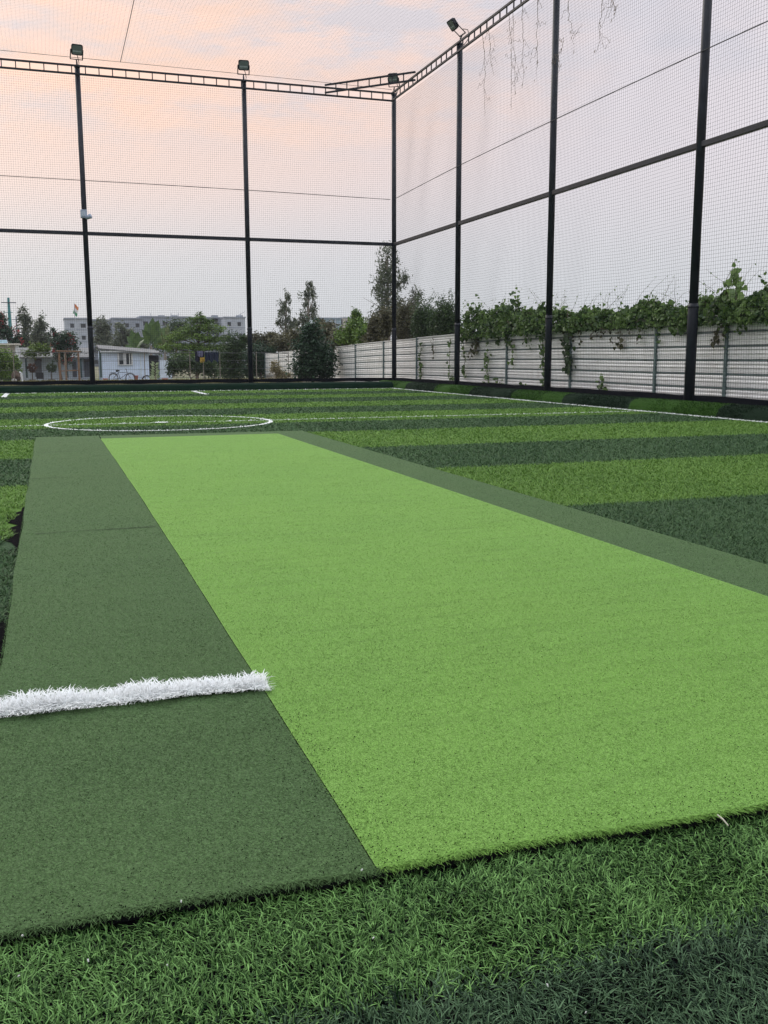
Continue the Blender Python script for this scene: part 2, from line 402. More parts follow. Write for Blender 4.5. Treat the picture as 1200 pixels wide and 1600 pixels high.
# black rubber granules kicked onto the mats
n = 1500; gx = np.concatenate([rng.uniform(-.2, 2.9, n), .565+rng.normal(0, .05, 500), rng.uniform(-.2, 1.7, 500)]); gy = np.concatenate([1.7+rng.gamma(1.3, .9, n), rng.uniform(1.7, 2.6, 500), 1.70+rng.gamma(1., .05, 500)])
gy = np.maximum(gy, 1.715-.026*gx); n = len(gx); gs = rng.uniform(.0008, .0022, n); ga = rng.uniform(0, 6, n); Vg = []
P = [np.stack([gx+gs*np.cos(ga+2.1*k), gy+gs*np.sin(ga+2.1*k), np.full(n, .0035)], 1) for k in range(3)]+[np.stack([gx, gy, .0035+gs*1.3], 1)]
tag(npmesh('rubber_granules', np.stack([np.stack([P[a], P[b], P[3]], 1) for a, b in ((0, 1), (1, 2), (2, 0))], 1).reshape(-1, 3), 3, m_infill), kind='stuff')

# loose bits near the camera
def flake(pos, r, mat, name, label, cat, group=None):
    m = MB(); k = 7; a0 = random.random()*6
    top = [(math.cos(a0+2*PI*i/k)*r*random.uniform(.7, 1.1), math.sin(a0+2*PI*i/k)*r*random.uniform(.6, 1.), random.uniform(.001, .004)) for i in range(k)]
    m.poly(top); m.poly([(a, b, c-.003) for a, b, c in top][::-1])
    for i in range(k): 
        p_, q_ = top[i], top[(i+1) % k]; m.poly([p_, q_, (q_[0], q_[1], q_[2]-.003), (p_[0], p_[1], p_[2]-.003)])
    o = m.build(name, mat); o.location = pos; o.rotation_euler = (random.uniform(-.5, .5), random.uniform(-.5, .5), 0)
    return tag(o, label, cat, group)
m_white = plain('white_scrap', (.62, .62, .60), .6)
m_straw = plain('straw', (.46, .44, .34), .7)
def ground_at(px, py, z=0.):
    d = ray(px, py); return CAMP + d*((z-1)/d.z)
FL = [((35, 1462), .006, 'white scrap lying at the mat edge near the bottom left corner'),
      ((565, 1360), .006, 'white scrap at the near corner where the dark and light green mats meet'),
      ((283, 1409), .004, 'tiny white scrap on the mat edge'), ((138, 1501), .005, 'tiny white scrap among the near grass blades'),
      ((583, 1466), .004, 'tiny white scrap among the near grass blades'), ((29, 1525), .005, 'tiny white scrap among the near grass blades'),
      ((915, 1583), .004, 'tiny white scrap among the near grass blades'), ((856, 1540), .004, 'tiny white scrap among the near grass blades'),
      ((262, 1509), .004, 'tiny white scrap among the near grass blades')]
for (q, r, lb) in FL: flake(ground_at(*q, z=.004), r*.34, m_white, 'paper_scrap', lb, 'scrap', 'white scraps on the turf')
st = MB(); a = ground_at(1121, 1273, .03); b = ground_at(1138, 1290, .018)
st.tube([a, a.lerp(b, .5)+Vector((0, 0, .002)), b], [.0016, .002, .0014], 5)
tag(st.build('dry_stalk', m_straw), 'short pale dry stalk lying on the grass at the mat edge', 'stalk')

# ------------------------------------------------------------------ net cage
NX, NY, SY, SX = 11.2, 31.77, 5.475, 4.96
ZT, ZM, ZB = 9.46, 4.69, .13
# plinth and kerbs
pl = MB(); pl.box((11.02, -6, -.2), (11.42, 31.55, ZB)); pl.box((-16, 31.55, -.2), (11.42, 31.98, ZB))
tag(pl.build('net_plinth', m_conc), kind='structure')
def kerb(prof, path, cuts, name):
    m = MB(); mi = []
    for i in range(len(cuts)-1):
        a, b = cuts[i], cuts[i+1]; ns = 6
        for s in range(ns):
            u0 = a+(b-a)*s/ns; u1 = a+(b-a)*(s+1)/ns
            for j in range(len(prof)-1):
                m.poly([path(u0, prof[j]), path(u1, prof[j]), path(u1, prof[j+1]), path(u0, prof[j+1])]); mi.append(i % 2)
    return m, mi
m_kb = turfmat('kerb_turf_bright', (.030, .082, .012), patch=.1); m_kd = turfmat('kerb_turf_dark', (.008, .022, .011), patch=.1)
prof = [(10.47, FZ+.002), (10.49, .05), (10.53, .12), (10.60, .165), (10.72, .185), (10.9, .18), (11.018, .15)]
def wob_(u): return .012*math.sin(1.9*u)+.008*math.sin(5.3*u+1)
cuts = [-6, -2.4, 0, 2.7, 5.4, 8.1, 10.9, 13.6, 16.2, 18.8, 21.3, 23.8, 26.3, 28.7, 31.5]
m, mi = kerb(prof, lambda u, q: (q[0]+wob_(u), u, q[1]+wob_(u+2)*.5 if q[1] > 0 else q[1]), cuts, 'k')
o = m.build('kerb', [m_kd, m_kb], smooth=True); o.data.polygons.foreach_set('material_index', np.array(mi, dtype=np.int32)); tag(o, kind='structure')
# short pile on the kerb, so its outline is fuzzy
n = 26000; yk = 31.3-(31.3-9.5)*rng.uniform(0, 1, n)**.8; q_ = rng.uniform(0, 1, n); px_ = np.interp(q_, np.linspace(0, 1, len(prof)), [p_[0] for p_ in prof]); pz_ = np.interp(q_, np.linspace(0, 1, len(prof)), [p_[1] for p_ in prof])
kb_ = (np.searchsorted(cuts, yk, side='right')-1) % 2 == 1
for sel, mt in ((kb_, leafmat('kerb_pile_bright', (.012, .040, .006), (.048, .115, .020), .1, .7, .1)), (~kb_, leafmat('kerb_pile_dark', (.005, .014, .007), (.022, .046, .024), .1, .7, .1))):
    blades('pile', np.stack([px_[sel]-.005, yk[sel]], 1), pz_[sel]-.004, rng.uniform(.018, .034, sel.sum()), np.full(sel.sum(), .012), rng.uniform(.3, 1.3, sel.sum()), mt, 2, None, o)
prof2 = [(29.80, FZ+.002), (29.82, .05), (29.86, .13), (29.95, .17), (30.15, .18), (31.545, .15)]
m, mi = kerb(prof2, lambda u, q: (u, q[0], q[1]), [-16, -8, 0, 5, 10.48], 'k')
o = m.build('kerb', [plain('kerb_turf_far', (.007, .020, .013), .95, spec=.04)], smooth=True); tag(o, kind='structure')

PG = 'black steel poles of the net cage'
def pole(x, y, label, rad=.076, slv=.081):
    e = empty('net_pole', (x, y, ZB))
    tag(e, label, 'pole', PG)
    b = MB(); b.tube([(0, 0, .004), (0, 0, 1.75), (0, 0, 1.80)], [slv, slv-.002, rad], 16); b.build('lower_sleeve', m_black, e, True)
    b = MB(); b.tube([(0, 0, 1.80), (0, 0, ZT-ZB-.02)], rad, 16); b.build('shaft', m_black, e, True)
    b = MB(); b.tube([(0, 0, ZT-ZB-.02), (0, 0, ZT-ZB+.03)], rad+.012, 16); b.build('cap', m_black, e)
    b = MB(); b.box((-.14, -.14, 0), (.14, .14, .012)); b.build('base_plate', m_black, e, bevel=.003)
    for sx, sy in ((1, 1), (1, -1), (-1, 1), (-1, -1)):
        c_ = MB(); c_.tube([(sx*.11, sy*.11, .012), (sx*.11, sy*.11, .035)], .012, 6); c_.build('bolt', m_black, e)
    c_ = MB(); c_.tube([(0, 0, 1.72), (0, 0, 1.76)], slv+.004, 16); c_.build('collar', m_black, e, True)
    return e
pole(NX, NY, 'corner pole where the far net and the right net meet')
pole(NX-SX, NY, 'second pole from the corner along the far net, floodlight on top, bare of any box')
pole(NX-2*SX, NY, 'pole of the far net with the small pale box strapped to it')
pole(NX-3*SX, NY, 'pole at the left end of the far net')
pole(NX, NY-SY, 'pole of the right net nearest the corner, topped by a tilted floodlight')
pole(NX, NY-2*SY, 'middle pole of the right net beside the hanging dry vines')
pole(NX, NY-3*SY, 'thickest looking and nearest pole of the right net, beside the leafy climbing shoot', .08, .097)
pole(NX, NY-4*SY, 'pole of the right net level with the middle of the light green mat')

# rails (butted between poles)
def rail(ax, cuts, label, z=ZM):
    e = empty('net_rail', ((cuts[0], NY, z) if ax == 0 else (NX, cuts[0], z))); tag(e, label, 'rail', 'middle rails of the net cage')
    for a, b in zip(cuts[:-1], cuts[1:]):
        m = MB(); a2 = a-cuts[0]+.07; b2 = b-cuts[0]-.07
        if ax == 0: m.box((a2, -.045, -.05), (b2, .045, .05))
        else: m.box((-.045, a2, -.05), (.045, b2, .05))
        m.build('rail_section', m_black, e, bevel=.006)
rail(0, [NX-4*SX, NX-3*SX, NX-2*SX, NX-SX, NX], 'horizontal black rail halfway up the far net')
rail(1, [NY-5*SY, NY-4*SY, NY-3*SY, NY-2*SY, NY-SY, NY], 'horizontal black rail halfway up the right net')

def girder(p, q, label, h=.23, step=.385, w=.05, off=.0):
    p = Vector(p); q = Vector(q); L = (q-p).length; d = (q-p)/L
    e = empty('lattice_girder', p); tag(e, label, 'girder', 'lattice girders on top of the net cage')
    m = MB(); m.bar((0, 0, 0), d*L, w); m.build('top_chord', m_black, e)
    m = MB(); m.bar((0, 0, -h), d*L+Vector((0, 0, -h)), w); m.build('bottom_chord', m_black, e)
    k = int(L/step); vs = []
    for i in range(1, k):
        c = d*(L*i/k); m = MB(); m.bar(c+Vector((0, 0, -w/2)), c+Vector((0, 0, -h+w/2)), .028); m.build('strut', m_black, e)
girder((NX-3*SX-1, NY-.108, ZT), (NX-.03, NY-.108, ZT), 'ladder-like black girder along the top of the far net')
girder((NX-.108, NY-4*SY-1, ZT), (NX-.108, NY-.14, ZT), 'ladder-like black girder climbing along the top of the right net')
girder((9.12-.3, NY-.16, ZT+.06), (NX-.16, 29.35, ZT+.06), 'short diagonal girder bracing the top of the net corner')

# nets
def wires(name, lines_, r, mat, parent=None):
    """lines_: list of (k,3) arrays; three-sided cords"""
    Vs = []; I = []; n0 = 0
    for P in lines_:
        P = np.asarray(P); k = len(P); d = P[-1]-P[0]; d = d/np.linalg.norm(d)
        a = np.cross(d, [0, 0, 1.]) if abs(d[2]) < .9 else np.cross(d, [1., 0, 0]); a /= np.linalg.norm(a); b = np.cross(d, a)
        for t_ in (0, 2*PI/3, 4*PI/3): Vs.append(P+(a*math.cos(t_)+b*math.sin(t_))*r)
        ar = np.arange(k-1)
        for s in range(3):
            A = n0+s*k; B = n0+((s+1) % 3)*k
            I.append(np.stack([A+ar, A+ar+1, B+ar+1, B+ar], 1))
        n0 += 3*k
    return gridmesh(name, np.concatenate(Vs), np.concatenate(I), mat, parent)
CELL = .064
def wall_net(ax, u0, u1, label, z0=.27, z1=ZT-.26):
    base = (0, NY, 0) if ax == 0 else (NX, 0, 0)
    e = empty('boundary_net', (u0, NY, ZB) if ax == 0 else (NX, u0, ZB)); tag(e, label, 'net', 'black nets of the cage')
    off = np.array(e.location)
    ph = rng.uniform(0, 6, 8)
    def dis(u, z): # slack: sideways billow and vertical sag between poles, rail and girder
        zz = np.where(z > ZM, (z-ZM)/(z1-ZM), (z-z0)/(ZM-z0))
        s = (SX if ax == 0 else SY); uu = ((NX if ax == 0 else NY)-u)/s
        env = np.sin(PI*zz)*np.abs(np.sin(PI*uu))
        return env*(.05*np.sin(u*1.3+ph[0])+.03*np.sin(u*3.1+z+ph[1])), env*(-.03+.012*np.sin(2.7*u+ph[2])+.008*np.sin(1.9*z+ph[3])), .006*np.sin(z*3.3+u*.9+ph[4])+.012*np.sin(z*.9+u*.37+ph[5])
    L = []
    for u in np.arange(u0, u1, CELL):
        z = np.linspace(z0, z1, 25); a, b, c_ = dis(np.full_like(z, u), z)
        L.append(np.stack([u+c_, a, z+b] if ax == 0 else [a, u+c_, z+b], 1)+np.array(base)-off)
    for z in np.arange(z0, z1, CELL):
        u = np.arange(u0, u1+.3, .42); a, b, c_ = dis(u, np.full_like(u, z))
        L.append(np.stack([u+c_, a, z+b] if ax == 0 else [a, u+c_, z+b], 1)+np.array(base)-off)
    wires('mesh', L, .0020, m_net, e)
    m = MB(); k = 60
    for i in range(k):      # folded double hem along the ground
        a, b = u0+(u1-u0)*i/k, u0+(u1-u0)*(i+1)/k
        za = .155+.012*math.sin(a*4.1); zb = .155+.012*math.sin(b*4.1); ta = .27+.008*math.sin(a*2.7); tb = .27+.008*math.sin(b*2.7)
        for s in (-.012, .012):
            q = [(a, s, za), (b, s, zb), (b, s*.5, tb), (a, s*.5, ta)]
            m.poly([tuple(np.array((p_[0], p_[1], p_[2]) if ax == 0 else (p_[1], p_[0], p_[2]))+np.array(base)-off) for p_ in q])
    m.build('hem', m_skirt, e)
wall_net(0, NX-3*SX-4, NX, 'tall black net closing the far end of the field')
wall_net(1, NY-5*SY, NY, 'tall black net along the right side of the field')
e = empty('roof_net', (NX, NY, ZT+.06)); tag(e, 'fine black net stretched flat over the field above the girders', 'net')
L = []; rs = .1
for x in np.arange(NX-19, NX, rs):
    y = np.arange(6., NY+.1, 1.0); sag = -.12*np.abs(np.sin((x-NX)/SX*PI))*np.abs(np.sin((y-NY)/SY*PI))
    L.append(np.stack([np.full_like(y, x), y, ZT+.09+sag], 1)-np.array(e.location))
for y in np.arange(6., NY, rs):
    x = np.arange(NX-19, NX+.1, 1.0); sag = -.12*np.abs(np.sin((x-NX)/SX*PI))*np.abs(np.sin((y-NY)/SY*PI))
    L.append(np.stack([x, np.full_like(x, y), ZT+.09+sag], 1)-np.array(e.location))
wires('mesh', L, .0012, m_net, e)

# cables
m_cable = plain('cable', (.03, .03, .035), .7)
def cable(pts, r, label, name='support_cable'):
    m = MB(); P = [Vector(p) for p in pts]; Q = []
    for i in range(len(P)-1):
        p0 = P[max(i-1, 0)]; p1 = P[i]; p2 = P[i+1]; p3 = P[min(i+2, len(P)-1)]
        for k in range(8):
            u = k/8; Q.append(.5*((2*p1)+(p2-p0)*u+(2*p0-5*p1+4*p2-p3)*u*u+(3*p1-p0-3*p2+p3)*u**3))
    Q.append(P[-1]); m.tube(Q, r, 5)
    return tag(m.build(name, m_cable), label, 'cable', 'cables strung on the net cage')
cable([(-9, NY-.06, 6.3), (-.99, NY-.06, 6.24), (4.5, NY-.06, 6.21), (11.05, NY-.06, 6.13)], .010, 'thin dark cable sagging across the far net above its middle rail')
cable([(11.12, 31.3, 6.12), (11.12, 26.4, 6.22), (11.12, 20.7, 6.26), (11.12, 15.5, 6.25), (11.12, 12, 6.24), (11.12, 7, 6.3)], .010, 'thin dark cable crossing the right net above its middle rail')
cable([(-9, NY-.1, 9.76), (-.83, NY-.1, 9.70), (6.94, NY-.1, 9.64), (11.1, NY-.1, 9.58)], .007, 'hair-thin wire running just above the far girder')
pa, pb = at(188, 97, NY-.1), ground_at(222, 0, 9.5)
d0 = ray(222, -60); tt = (9.62-1)/d0.z; pe = CAMP+d0*tt
cable([pa, pa.lerp(pe, .5)+Vector((0, 0, -.03)), pe], .010, 'thin dark cable slanting up through the roof net from the far girder')

# floodlights
m_glass = plain('floodlight_glass', (.13, .16, .16), .3, var=.1)
m_led = plain('floodlight_reflector', (.33, .39, .39), .4)
def floodlight(x, y, rz, tilt, label, hinge=.36, boom=.0):
    e = empty('floodlight', (x, y, ZT+.012), rz); tag(e, label, 'floodlight', 'floodlights on the pole tops')
    # faces -Y in its own frame, tilted down
    ctr = Vector((0, -.10-boom, hinge+.22)); Rt = Matrix.Rotation(tilt, 3, 'X')
    def T(pts): return [tuple(ctr+Rt@Vector(p)) for p in pts]
    def shell(w, h, y0, y1, w2, h2):
        m = MB(); r = .05; ring = []
        for (cx_, cz_, a0) in ((w-r, h-r, 0), (-w+r, h-r, PI/2), (-w+r, -h+r, PI), (w-r, -h+r, 1.5*PI)):
            for k in range(4): a = a0+k*PI/6; ring.append((cx_+math.cos(a)*r, cz_+math.sin(a)*r))
        A = T([(p[0], y0, p[1]) for p in ring]); B = T([(p[0]*w2, y1, p[1]*h2) for p in ring])
        m.poly(A); m.poly(B[::-1]); k = len(A)
        for i in range(k): m.poly([A[i], A[(i+1) % k], B[(i+1) % k], B[i]])
        return m
    shell(.165, .15, -.045, .03, .96, .96).build('housing', m_black, e)
    shell(.137, .122, -.051, -.046, .98, .98).build('lens', m_glass, e)
    m = MB()
    q = [(-.12, -.0535, -.06), (.12, -.0535, -.06), (.12, -.0535, -.02), (-.12, -.0535, -.02)]
    m.poly(T(q)); m.poly(T([(a, b+.002, c) for a, b, c in q])[::-1])
    m.build('reflector_strip', m_led, e)
    m = MB()
    for i in range(7): 
        xx = -.12+.04*i; P = T([(xx, .03, -.13), (xx, .075, -.11), (xx, .075, .11), (xx, .03, .13)]); Q = T([(xx+.008, .03, -.13), (xx+.008, .075, -.11), (xx+.008, .075, .11), (xx+.008, .03, .13)])
        m.poly(P); m.poly(Q[::-1])
        for k in range(4): m.poly([P[k], P[(k+1) % 4], Q[(k+1) % 4], Q[k]])
    m.build('cooling_fins', m_black, e)
    m = MB(); L1 = T([(-.175, .0, 0)])[0]; L2 = T([(.175, .0, 0)])[0]; low = Vector((0, .10, hinge-.02))
    m.bar(L1, (-.175, .07, hinge), .03, .012); m.bar(L2, (.175, .07, hinge), .03, .012); m.bar((-.185, .075, hinge-.01), (.185, .075, hinge-.01), .04, .014)
    m.build('bracket', m_black, e)
    m = MB(); m.tube([(0, 0, 0), (0, .02, hinge*.6), (0, .07, hinge-.015)], [.03, .022, .018], 8); m.build('stem', m_black, e)
    m = MB(); m.tube([(0, .08, hinge+.14), (.06, .2, hinge+.12), (.1, .25, hinge-.05), (.07, .16, .05), (.05, .09, -.03)], .011, 6); m.build('power_cable', m_cable, e, True)
    return e
floodlight(NX-2*SX, NY, .12, .45, 'floodlight on the far pole that carries the pale box', .22)
floodlight(NX-SX, NY, -.12, .40, 'floodlight above the far girder, on the pole between corner and boxed pole', .22)
floodlight(NX, NY, -.55, .55, 'floodlight at the net corner, in front of the diagonal brace', .26)
floodlight(NX, NY-SY, -PI/2+.05, .68, 'floodlight tilted far over on the first pole of the right net', .26, .12)
# strapped box
m_box = plain('pale_plastic', (.30, .36, .46), .5)
e = empty('junction_box', (NX-2*SX, NY-.10, 5.12)); tag(e, 'small pale blue grey box strapped to the far pole above the middle rail', 'box')
m = MB(); m.box((-.12, -.13, 0), (.07, 0, .24)); m.build('housing', m_box, e, bevel=.015)
m = MB(); m.tube([(.05, -.10, .0), (.10, -.16, .02), (.17, -.20, .05)], [.05, .06, .075], 12); m.build('horn', m_box, e, True)
m = MB(); m.box((-.10, -.142, .05), (.02, -.131, .19)); m.build('cover', plain('pale_cover', (.40, .46, .55), .4), e, bevel=.004)

# dry vines caught in the right net
m_dry = plain('dry_vine', (.19, .15, .115), .9)
DV = [((755, 50), (757, 180), 2), ((762, 45), (772, 115), 2), ((795, 20), (800, 170), 3), ((801, 15), (806, 145), 2), ((818, -5), (817, 140), 2), ((839, -8), (838, 128), 2),
      ((890, -8), (897, 82), 1), ((940, -5), (931, 84), 1), ((961, -8), (958, 33), 1), ((873, 60), (874, 118), 1)]
lab = ['dry vine strand hanging nearest the tilted floodlight on the right net', 'short dry vine strand just right of the one nearest the tilted floodlight', 'longest and most branched dry vine strand on the right net', 'dry vine strand twisted beside the longest strand',
       'dry vine strand midway between the longest strand and the middle pole', 'dry vine strand just left of the middle pole of the right net', 'kinked dry vine strand first on the right of the middle pole', 'dry vine strand bent in at its foot, second right of the middle pole',
       'short dry vine strand farthest right on the upper net', 'short dry strand with a dark pod against the middle pole']
for (a, b, nb), lb in zip(DV, lab):
    A = atx(a[0], a[1], 11.12); B = atx(b[0], b[1], 11.12)
    m = MB(); k = 22; P = []; w = Vector((0, 0, 0))
    for i in range(k+1):
        w = w*.85+Vector((random.gauss(0, .004), random.gauss(0, .028), random.gauss(0, .015))); P.append(A.lerp(B, i/k)+w)
    m.tube(P, [.0065*(1-.5*i/k) for i in range(k+1)], 4)
    root = m.build('dry_vine', m_dry); tag(root, lb, 'dry vine', 'dry vines hanging in the right net')
    for j in range(nb+2):
        i0 = random.randint(3, k-6); q = MB(); d = random.choice((-1, 1)); Q = [P[i0]]
        for s in range(6): Q.append(Q[-1]+Vector((0, d*random.uniform(.02, .10), random.uniform(-.14, .10))))
        q.tube(Q, .0035, 4); q.build('twig', m_dry, root)
    q = MB()
    for j in range(6+3*nb):
        c_ = P[random.randint(2, k)]+Vector((0, random.gauss(0, .06), random.gauss(0, .03))); s = random.uniform(.018, .045)
        q.poly([c_+Vector((0, -s*.5, 0)), c_+Vector((.01, 0, s)), c_+Vector((0, s*.5, 0)), c_+Vector((-.01, 0, -s*1.2))])
    q.build('withered_leaves', m_dry, root)

# ------------------------------------------------------------------ foliage
def leaves(C, size, nrm_up=.4, droop=0., aspect=.5, jit=1.):
    """diamond leaves (4 corners each, folded a little) at centres C"""
    n = len(C); th = rng.uniform(0, 2*PI, n); el = rng.normal(0, .5, n) - droop
    d = np.stack([np.cos(th)*np.cos(el), np.sin(th)*np.cos(el), np.sin(el)], 1)
    r = rng.normal(0, 1, (n, 3)); r[:, 2] += nrm_up*2
    s = np.cross(d, r); s /= np.linalg.norm(s, axis=1)[:, None]+1e-9
    L = (size*rng.uniform(.6, 1.35, n))[:, None]; nn = np.cross(s, d)
    V = np.stack([C-d*L*.5, C+s*L*aspect*.5+nn*L*.08-d*L*.05, C+d*L*.5, C-s*L*aspect*.5+nn*L*.08-d*L*.05], 1)
    return V
def cloud(blobs, n, clump=.28, per=26, shell=.55, sub=None):
    """points in sub-clumps spread through ellipsoids; returns centres and a tone per point"""
    vol = np.array([b[3]*b[4]*b[5] for b in blobs])**(2/3); pr = vol/vol.sum(); out = []; tone = []
    for b, q in zip(blobs, pr):
        m = max(6, int(n*q)); k = max(3, m//per)
        v = rng.normal(0, 1, (k, 3)); v /= np.linalg.norm(v, axis=1)[:, None]; v *= (shell+(1-shell)*rng.uniform(0, 1, (k, 1)))*rng.uniform(.85, 1.08, (k, 1))
        ctr = np.array(b[:3])+v*np.array(b[3:6]); ti = rng.normal(0, .2, k)
        ci = rng.integers(0, k, m); sig = clump*np.array(b[3:6])*rng.uniform(.6, 1.3, (k, 1))[ci]
        out.append(ctr[ci]+rng.normal(0, 1, (m, 3))*sig); tone.append(np.clip(.45+ti[ci]+rng.normal(0, .18, m), 0, 1))
    return np.concatenate(out), np.concatenate(tone)
m_bark = plain('bark', (.10, .075, .055), .95, var=.4, scale=14)
m_barkpale = plain('bark_pale', (.22, .19, .16), .9, var=.4, scale=10)
G1 = leafmat('leaf_deep', (.022, .048, .018), (.090, .150, .052))
G2 = leafmat('leaf_mid', (.045, .095, .018), (.215, .340, .065))
G3 = leafmat('leaf_grey', (.065, .085, .056), (.200, .230, .150))
G4 = leafmat('leaf_brown', (.055, .055, .032), (.150, .145, .075))
G5 = leafmat('leaf_creeper', (.030, .075, .018), (.215, .330, .095), .35, .4, .4)
G6 = leafmat('leaf_blue_dark', (.012, .034, .018), (.050, .105, .052))
G7 = leafmat('leaf_fresh', (.06, .11, .015), (.20, .29, .05))
RED = leafmat('bloom_red', (.20, .025, .03), (.42, .08, .07))
YEL = leafmat('leaf_straw', (.17, .15, .08), (.33, .29, .16))
def tree(name, label, blobs, base, n, size, mat, trunk=.12, group=None, cat='tree', bark=None, droop=0., aspect=.45, clump=.28, per=26, bloom=None, lean=0., shell=.55, up=.4):
    """blobs in world coordinates; base = foot of the trunk"""
    base = Vector(base); e = empty(name, base); tag(e, label, cat, group); off = np.array(base)
    C, T = cloud(blobs, n, clump, per, shell)
    V = leaves(C, size, up, droop, aspect); npmesh('crown', (V-off).reshape(-1, 3), 4, mat, e, T)
    m = MB(); top = max(blobs, key=lambda b: b[2]+b[5]); tp = Vector(top[:3])+Vector((0, 0, top[5]*.5))-base
    k = 9; P = [Vector((tp.x*(i/k)**1.3+.02*math.sin(i*1.9), tp.y*(i/k)**1.3, tp.z*i/k)) for i in range(k+1)]
    m.tube(P, [trunk*(1-.85*i/k) for i in range(k+1)], 7)
    for b in blobs:
        c_ = Vector(b[:3])-base; i0 = min(k-2, max(1, int(k*max(.15, (c_.z-b[5]*.9))/max(tp.z, .1)))); s = P[i0]
        m.tube([s, s.lerp(c_, .5)+Vector((0, 0, .1*b[5])), c_], [trunk*.5*(1-.6*i0/k), trunk*.3, trunk*.1], 5)
        for q in range(3):
            v = Vector((random.gauss(0, .5)*b[3], random.gauss(0, .5)*b[4], random.uniform(-.2, .8)*b[5]))
            m.tube([s.lerp(c_, .6), c_+v*.5, c_+v*1.3], [trunk*.22, trunk*.13, trunk*.04], 4)
    m.build('trunk', bark or m_bark, e)
    if bloom:
        C, T = cloud(blobs, bloom[0], clump*.7, 14, .85); V = leaves(C, bloom[1], .2, 0, .8); npmesh('blossom', (V-off).reshape(-1, 3), 4, bloom[2], e, T)
    return e
def pblob(px, py, rx, ry, Y, dz=.8):
    """ellipsoid whose middle shows at a photo pixel, radii given in pixels at that distance"""
    c_ = at(px, py, Y); s = (c_-CAMP).dot(FWD)/F
    return (c_.x, c_.y, c_.z, rx*s, rx*s*dz, ry*s)
def foot(px, Y, dx=0):
    c_ = at(px, 580, Y); return (c_.x, Y, gz(Y))
TG = 'trees beyond the far net'; BG = 'bushes beyond the far net'
# tall feathery trees
tree('eucalyptus_tree', 'tall feathery grey green tree right behind the corner pole', [pblob(605, 412, 17, 30, 58), pblob(603, 455, 22, 28, 58), pblob(612, 490, 28, 25, 58), pblob(628, 440, 11, 18, 58), pblob(648, 470, 12, 20, 58), pblob(595, 505, 22, 20, 58)], foot(608, 58), 5600, .23, G3, .2, TG, bark=m_barkpale, droop=.7, aspect=.28, clump=.22, per=30)
tree('eucalyptus_tree', 'slim pointed tree, the shorter of the pair standing left of the dark bush', [pblob(447, 467, 6, 13, 84), pblob(445, 488, 10, 18, 84), pblob(449, 512, 14, 17, 84), pblob(436, 508, 5, 9, 84), pblob(460, 505, 7, 9, 84)], foot(447, 84), 1700, .27, G3, .16, TG, bark=m_barkpale, droop=.6, aspect=.3, clump=.24)
tree('eucalyptus_tree', 'slim pointed tree, the taller of the pair standing above the dark bush', [pblob(482, 447, 6, 13, 80), pblob(478, 465, 9, 16, 80), pblob(489, 470, 7, 20, 80), pblob(481, 490, 13, 15, 80), pblob(470, 505, 7, 9, 80)], foot(482, 80), 1500, .27, G3, .16, TG, bark=m_barkpale, droop=.6, aspect=.3, clump=.22)
# dark bush in front of the metal fence
tree('dense_bush', 'dense dark blue green cone shaped bush standing in front of the metal fence', [pblob(487, 525, 16, 20, 40), pblob(485, 550, 24, 24, 40), pblob(480, 575, 22, 18, 40), pblob(505, 560, 20, 22, 40), pblob(508, 580, 16, 14, 40), pblob(484, 514, 11, 9, 40)], foot(488, 40), 9000, .12, G6, .07, BG, cat='bush', aspect=.6)
tree('thin_tree', 'thin bare stemmed sapling beside the dark cone shaped bush', [pblob(519, 548, 6, 10, 40.5), pblob(521, 560, 4, 8, 40.5)], foot(519, 40.5), 400, .12, G4, .035, TG, cat='sapling')
# growth above the fence beyond the corner
def xblob(px, py, rx, ry, X, dz=1.):
    c_ = atx(px, py, X); s = (c_-CAMP).dot(FWD)/F
    return (c_.x, c_.y, c_.z, rx*s*.8, rx*s*1.2, ry*s)
def xfoot(px, X):
    c_ = atx(px, 560, X); return (X, c_.y, gz(c_.y))
SG = 'shrubs growing behind the metal fence'
tree('shrub', 'brownish shrub spilling over the metal fence left of the dark cone bush', [xblob(445, 538, 20, 14, 13.2), xblob(425, 530, 14, 10, 13.2), xblob(462, 530, 12, 16, 13.2)], xfoot(445, 13.2), 5000, .20, G4, .06, SG, cat='shrub')
tree('shrub', 'olive brown shrub over the fence between the dark cone bush and the yellow green peak', [xblob(512, 525, 22, 18, 13.2), xblob(530, 530, 16, 14, 13.2), xblob(500, 512, 10, 12, 13.2)], xfoot(515, 13.2), 5500, .18, G4, .06, SG, cat='shrub')
tree('shrub', 'yellow green shrub with a peaked top behind the metal fence', [xblob(556, 492, 9, 12, 13.5), xblob(558, 512, 18, 16, 13.5), xblob(545, 527, 20, 12, 13.3), xblob(572, 525, 16, 14, 13.3)], xfoot(557, 13.5), 5500, .15, G2, .06, SG, cat='shrub')
tree('shrub', 'brown green shrub over the fence just left of the corner pole', [xblob(590, 515, 16, 18, 13), xblob(603, 505, 14, 20, 13), xblob(585, 530, 18, 10, 13)], xfoot(594, 13), 6000, .14, G4, .06, SG, cat='shrub')
def spikes(parent_off, px, py0, py1, X, n, size, spread):
    """loose upright shoots carrying small leaves"""
    C = []
    for i in range(n):
        a = atx(px+random.uniform(-spread, spread), py0, X); b = atx(px+random.uniform(-spread, spread)*1.1, py1+random.uniform(-3, 9), X)
        for k in range(26):
            u = random.random()**.8; C.append(a.lerp(b, u)+Vector((random.gauss(0, .035), random.gauss(0, .045), random.gauss(0, .03)))*(1.2-.7*u))
    return np.array([tuple(c_) for c_ in C])
